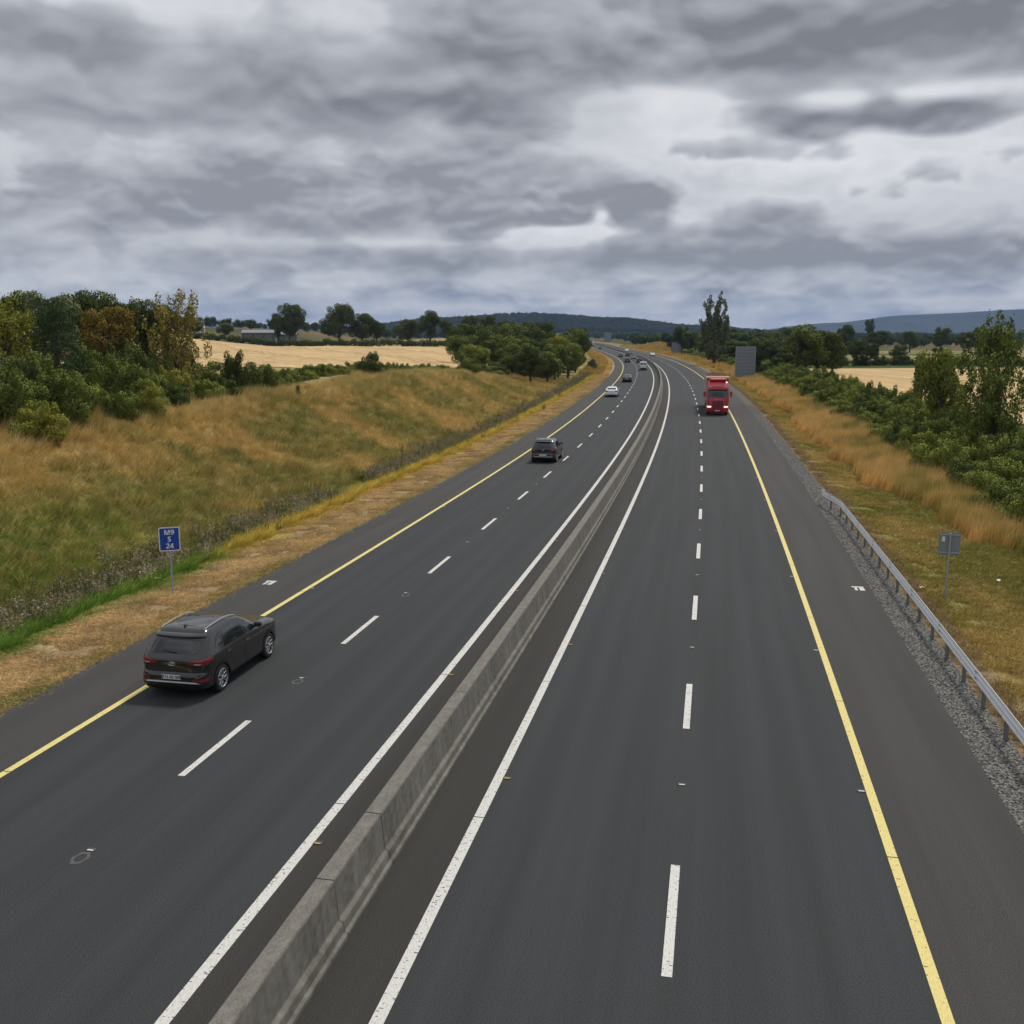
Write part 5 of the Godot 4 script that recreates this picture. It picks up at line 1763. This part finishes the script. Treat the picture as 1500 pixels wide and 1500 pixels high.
func litter():
	var spots := [[36.2, 7.45, "crumpled white scrap of paper at the foot of the small sign's post"], [38.5, 10.6, "torn white wrapper lying in the mown grass beyond the guardrail"], [19.5, 6.9, "white plastic scrap under the guardrail by the gravel"]]
	for q in spots:
		var p := flat(q[0], q[1])
		var v := PackedVector3Array()
		for r in 4:
			for k in 4: v.append(Vector3((k - 1.5) * 0.07 + rng.randf_range(-0.02, 0.02), 0.03 + rng.randf_range(0.0, 0.07), (r - 1.5) * 0.05 + rng.randf_range(-0.02, 0.02)))
		var o := put("litter", grid_mesh(v, 4, PackedColorArray(), PackedVector2Array()), mats.white_paint, null, Vector3(p.x, land_y(q[0], q[1]), -p.y))
		tag(o, q[2], "litter")

# ------------------------------------------------------------------ distance
func countryside():
	# farm sheds past the stubble field
	for q in [[-118.0, 470.0, 15.0, 8.0, 0.1, "long grey roofed farm shed behind the far hedge", 0.0], [-107.0, 480.0, 9.0, 7.0, 0.1, "smaller grey roofed farm shed beside the long one", 0.0]]:
		var y := ground_y(q[0], q[1])
		var r := base("farm_shed", Vector3(q[0], y, -q[1]), q[4])
		tag(r, q[5], "shed")
		var w: float = q[2]
		var d: float = q[3]
		put("wall", boxed(Vector3(0, 1.9, 0), Vector3(w, 4.4, d)), plain(Color(0.12, 0.13, 0.12), 0.9), r)
		for sg in [-1.0, 1.0]:
			put("roof_slope", boxed(Vector3(0, 4.9, sg * d * 0.25), Vector3(w + 0.6, 0.12, d * 0.5 + 0.6), 0.0, Basis(Vector3.RIGHT, sg * 0.32)), plain(Color(0.24, 0.25, 0.26), 0.7), r)
		for k in 3:
			put("bay_opening", boxed(Vector3((k - 1) * w * 0.3, 1.6, d * 0.5 + 0.02), Vector3(w * 0.22, 3.2, 0.06)), plain(Color(0.16, 0.19, 0.18), 0.8), r)
	var h := base("farmhouse", Vector3(-158.0, ground_y(-158.0, 500.0), -500.0), 0.2)
	tag(h, "small white farmhouse half hidden behind the ochre birch", "house")
	put("wall", boxed(Vector3(0, 2.2, 0), Vector3(10, 5.0, 6)), mats.white_paint, h)
	for sg in [-1.0, 1.0]: put("roof_slope", boxed(Vector3(0, 5.6, sg * 1.6), Vector3(10.6, 0.15, 4.2), 0.0, Basis(Vector3.RIGHT, sg * 0.62)), plain(Color(0.09, 0.09, 0.10), 0.8), h)
	for k in 3: put("window", boxed(Vector3((k - 1) * 3.0, 3.2, 3.02), Vector3(0.9, 1.2, 0.06)), mats.glass, h)
	var far_shed := base("distant_shed", Vector3(66.0, 6.0, -1500.0), 0.0)
	tag(far_shed, "pale distant shed above the road where it leaves sight", "shed")
	put("wall", boxed(Vector3(0, 0, 0), Vector3(18, 7, 8)), plain(Color(0.55, 0.52, 0.46), 0.8), far_shed)
	put("roof", boxed(Vector3(0, 4.0, 0), Vector3(19, 1.0, 9), 0.3), plain(Color(0.36, 0.22, 0.16), 0.8), far_shed)
	# far hedges
	for q in [[Vector2(-215, 452), Vector2(-4, 398), 2.6, "dark clipped hedge along the far edge of the stubble field"]]:
		var blobs := []
		var a: Vector2 = q[0]
		var b: Vector2 = q[1]
		var n := int(a.distance_to(b) / 1.3)
		for i in n:
			var p := a.lerp(b, i / float(n))
			blobs.append([Vector3(p.x + rng.randf_range(-0.5, 0.5), ground_y(p.x, p.y) + rng.randf_range(0.6, 2.0), -p.y), Vector3(1.3, 1.1, 1.3) * rng.randf_range(0.8, 1.2)])
		var o := put("hedge", crown(blobs, 0.50, 230.0, 1201), leaf_mats.dark)
		tag(o, q[3], "hedge")
	# woods that read as one mass
	var tr: Array = [[] as Array[Transform3D], [] as Array[Transform3D], [] as Array[Transform3D], [] as Array[Transform3D]]
	var co: Array = [[] as Array[Color], [] as Array[Color], [] as Array[Color], [] as Array[Color]]
	var add := func(x: float, ahead: float, y: float, size: float, tone: float):
		var k := rng.randi() % 4
		tr[k].append(Transform3D(Basis(Vector3.UP, rng.randf() * TAU).scaled(Vector3(size * rng.randf_range(0.9, 1.3), size, size)), Vector3(x, y, -ahead)))
		var j := tone * rng.randf_range(0.75, 1.25)
		co[k].append(Color(j * 1.0, j, j * 0.95))
	for i in 5200:
		var d := 680.0 + 2200.0 * pow(rng.randf(), 1.3)
		var x := rng.randf_range(-0.62, 0.62) * d
		var q := along(x, d)
		if d < 1400.0 and absf(q.y) < 40.0: continue
		var band := patch_noise.get_noise_2d(x * 0.12, d * 0.5)
		if band < -0.02 and d < 1900.0: continue
		var y: float = land_y(q.x, clampf(q.y, -400.0, 400.0)) if d < 1300.0 else 1.0
		y = lerpf(y, 2.0, step(900.0, 2200.0, d))
		add.call(x, d, y - 0.5, rng.randf_range(0.6, 1.0) + 0.4 * step(1000.0, 2000.0, d), 1.0)
	# wooded hill
	for i in 5600:
		var u := rng.randf_range(-1.0, 1.0)
		var v := rng.randf_range(-1.0, 0.6)
		var p := Vector2(150.0 + u * 620.0, 2850.0 + v * 420.0)
		add.call(p.x, p.y, hill_y(p.x, p.y) - 2.0, rng.randf_range(1.2, 2.0), 0.85)
	for k in 4:
		scatter("woodland", ["far green woods spread over the plain", "darker far woods among the fields", "dim far woods below the hill", "far woods clothing the hill"][k], "woods", crowns["far%d" % k], leaf_mats.far, tr[k], co[k])
	# the hills themselves
	hill("hill", 150.0, 2850.0, 900.0, 700.0, hill_y, Color(0.05, 0.066, 0.03))
	hill("hill", 3300.0, 7200.0, 3000.0, 1500.0, ridge_y, Color(0.05, 0.066, 0.03))
	hill("hill", -2400.0, 8200.0, 3200.0, 1500.0, low_y, Color(0.05, 0.066, 0.03))

func hill_y(x: float, ahead: float) -> float:
	var u := (x - 60.0) / 560.0
	var t: float = curve(x, [-560.0, -200.0, 60.0, 260.0, 520.0, 760.0], [0.0, 42.0, 54.0, 43.0, 20.0, 0.0])
	return 2.0 + t * exp(-pow((ahead - 2850.0) / 330.0, 2.0)) + 3.0 * patch_noise.get_noise_2d(x * 0.3, ahead * 0.3)

func ridge_y(x: float, ahead: float) -> float:
	var t: float = curve(x, [1500.0, 2300.0, 2900.0, 3700.0, 5200.0, 6300.0], [0.0, 95.0, 150.0, 190.0, 210.0, 140.0])
	return t * exp(-pow((ahead - 7200.0) / 700.0, 2.0)) + 12.0 * patch_noise.get_noise_2d(x * 0.06, ahead * 0.06)

func low_y(x: float, ahead: float) -> float:
	var t: float = curve(x, [-5500.0, -3200.0, -2000.0, -1000.0, 400.0], [60.0, 90.0, 72.0, 80.0, 20.0])
	return t * exp(-pow((ahead - 8200.0) / 700.0, 2.0)) + 8.0 * patch_noise.get_noise_2d(x * 0.05, ahead * 0.05)

func hill(called: String, cx: float, cz: float, hw: float, hd: float, height: Callable, tone: Color):
	var v := PackedVector3Array()
	var c := PackedColorArray()
	for r in 41:
		for k in 121:
			var x := cx + lerpf(-hw, hw, k / 120.0)
			var z := cz + lerpf(-hd, hd, r / 40.0)
			v.append(Vector3(x, height.call(x, z) - 1.0, -z))
			var n := patch_noise.get_noise_2d(x * 0.14, z * 0.14)
			c.append(tone * (1.0 + n * 0.8))
	structure(called, grid_mesh(v, 121, c, PackedVector2Array()), mats.soil)
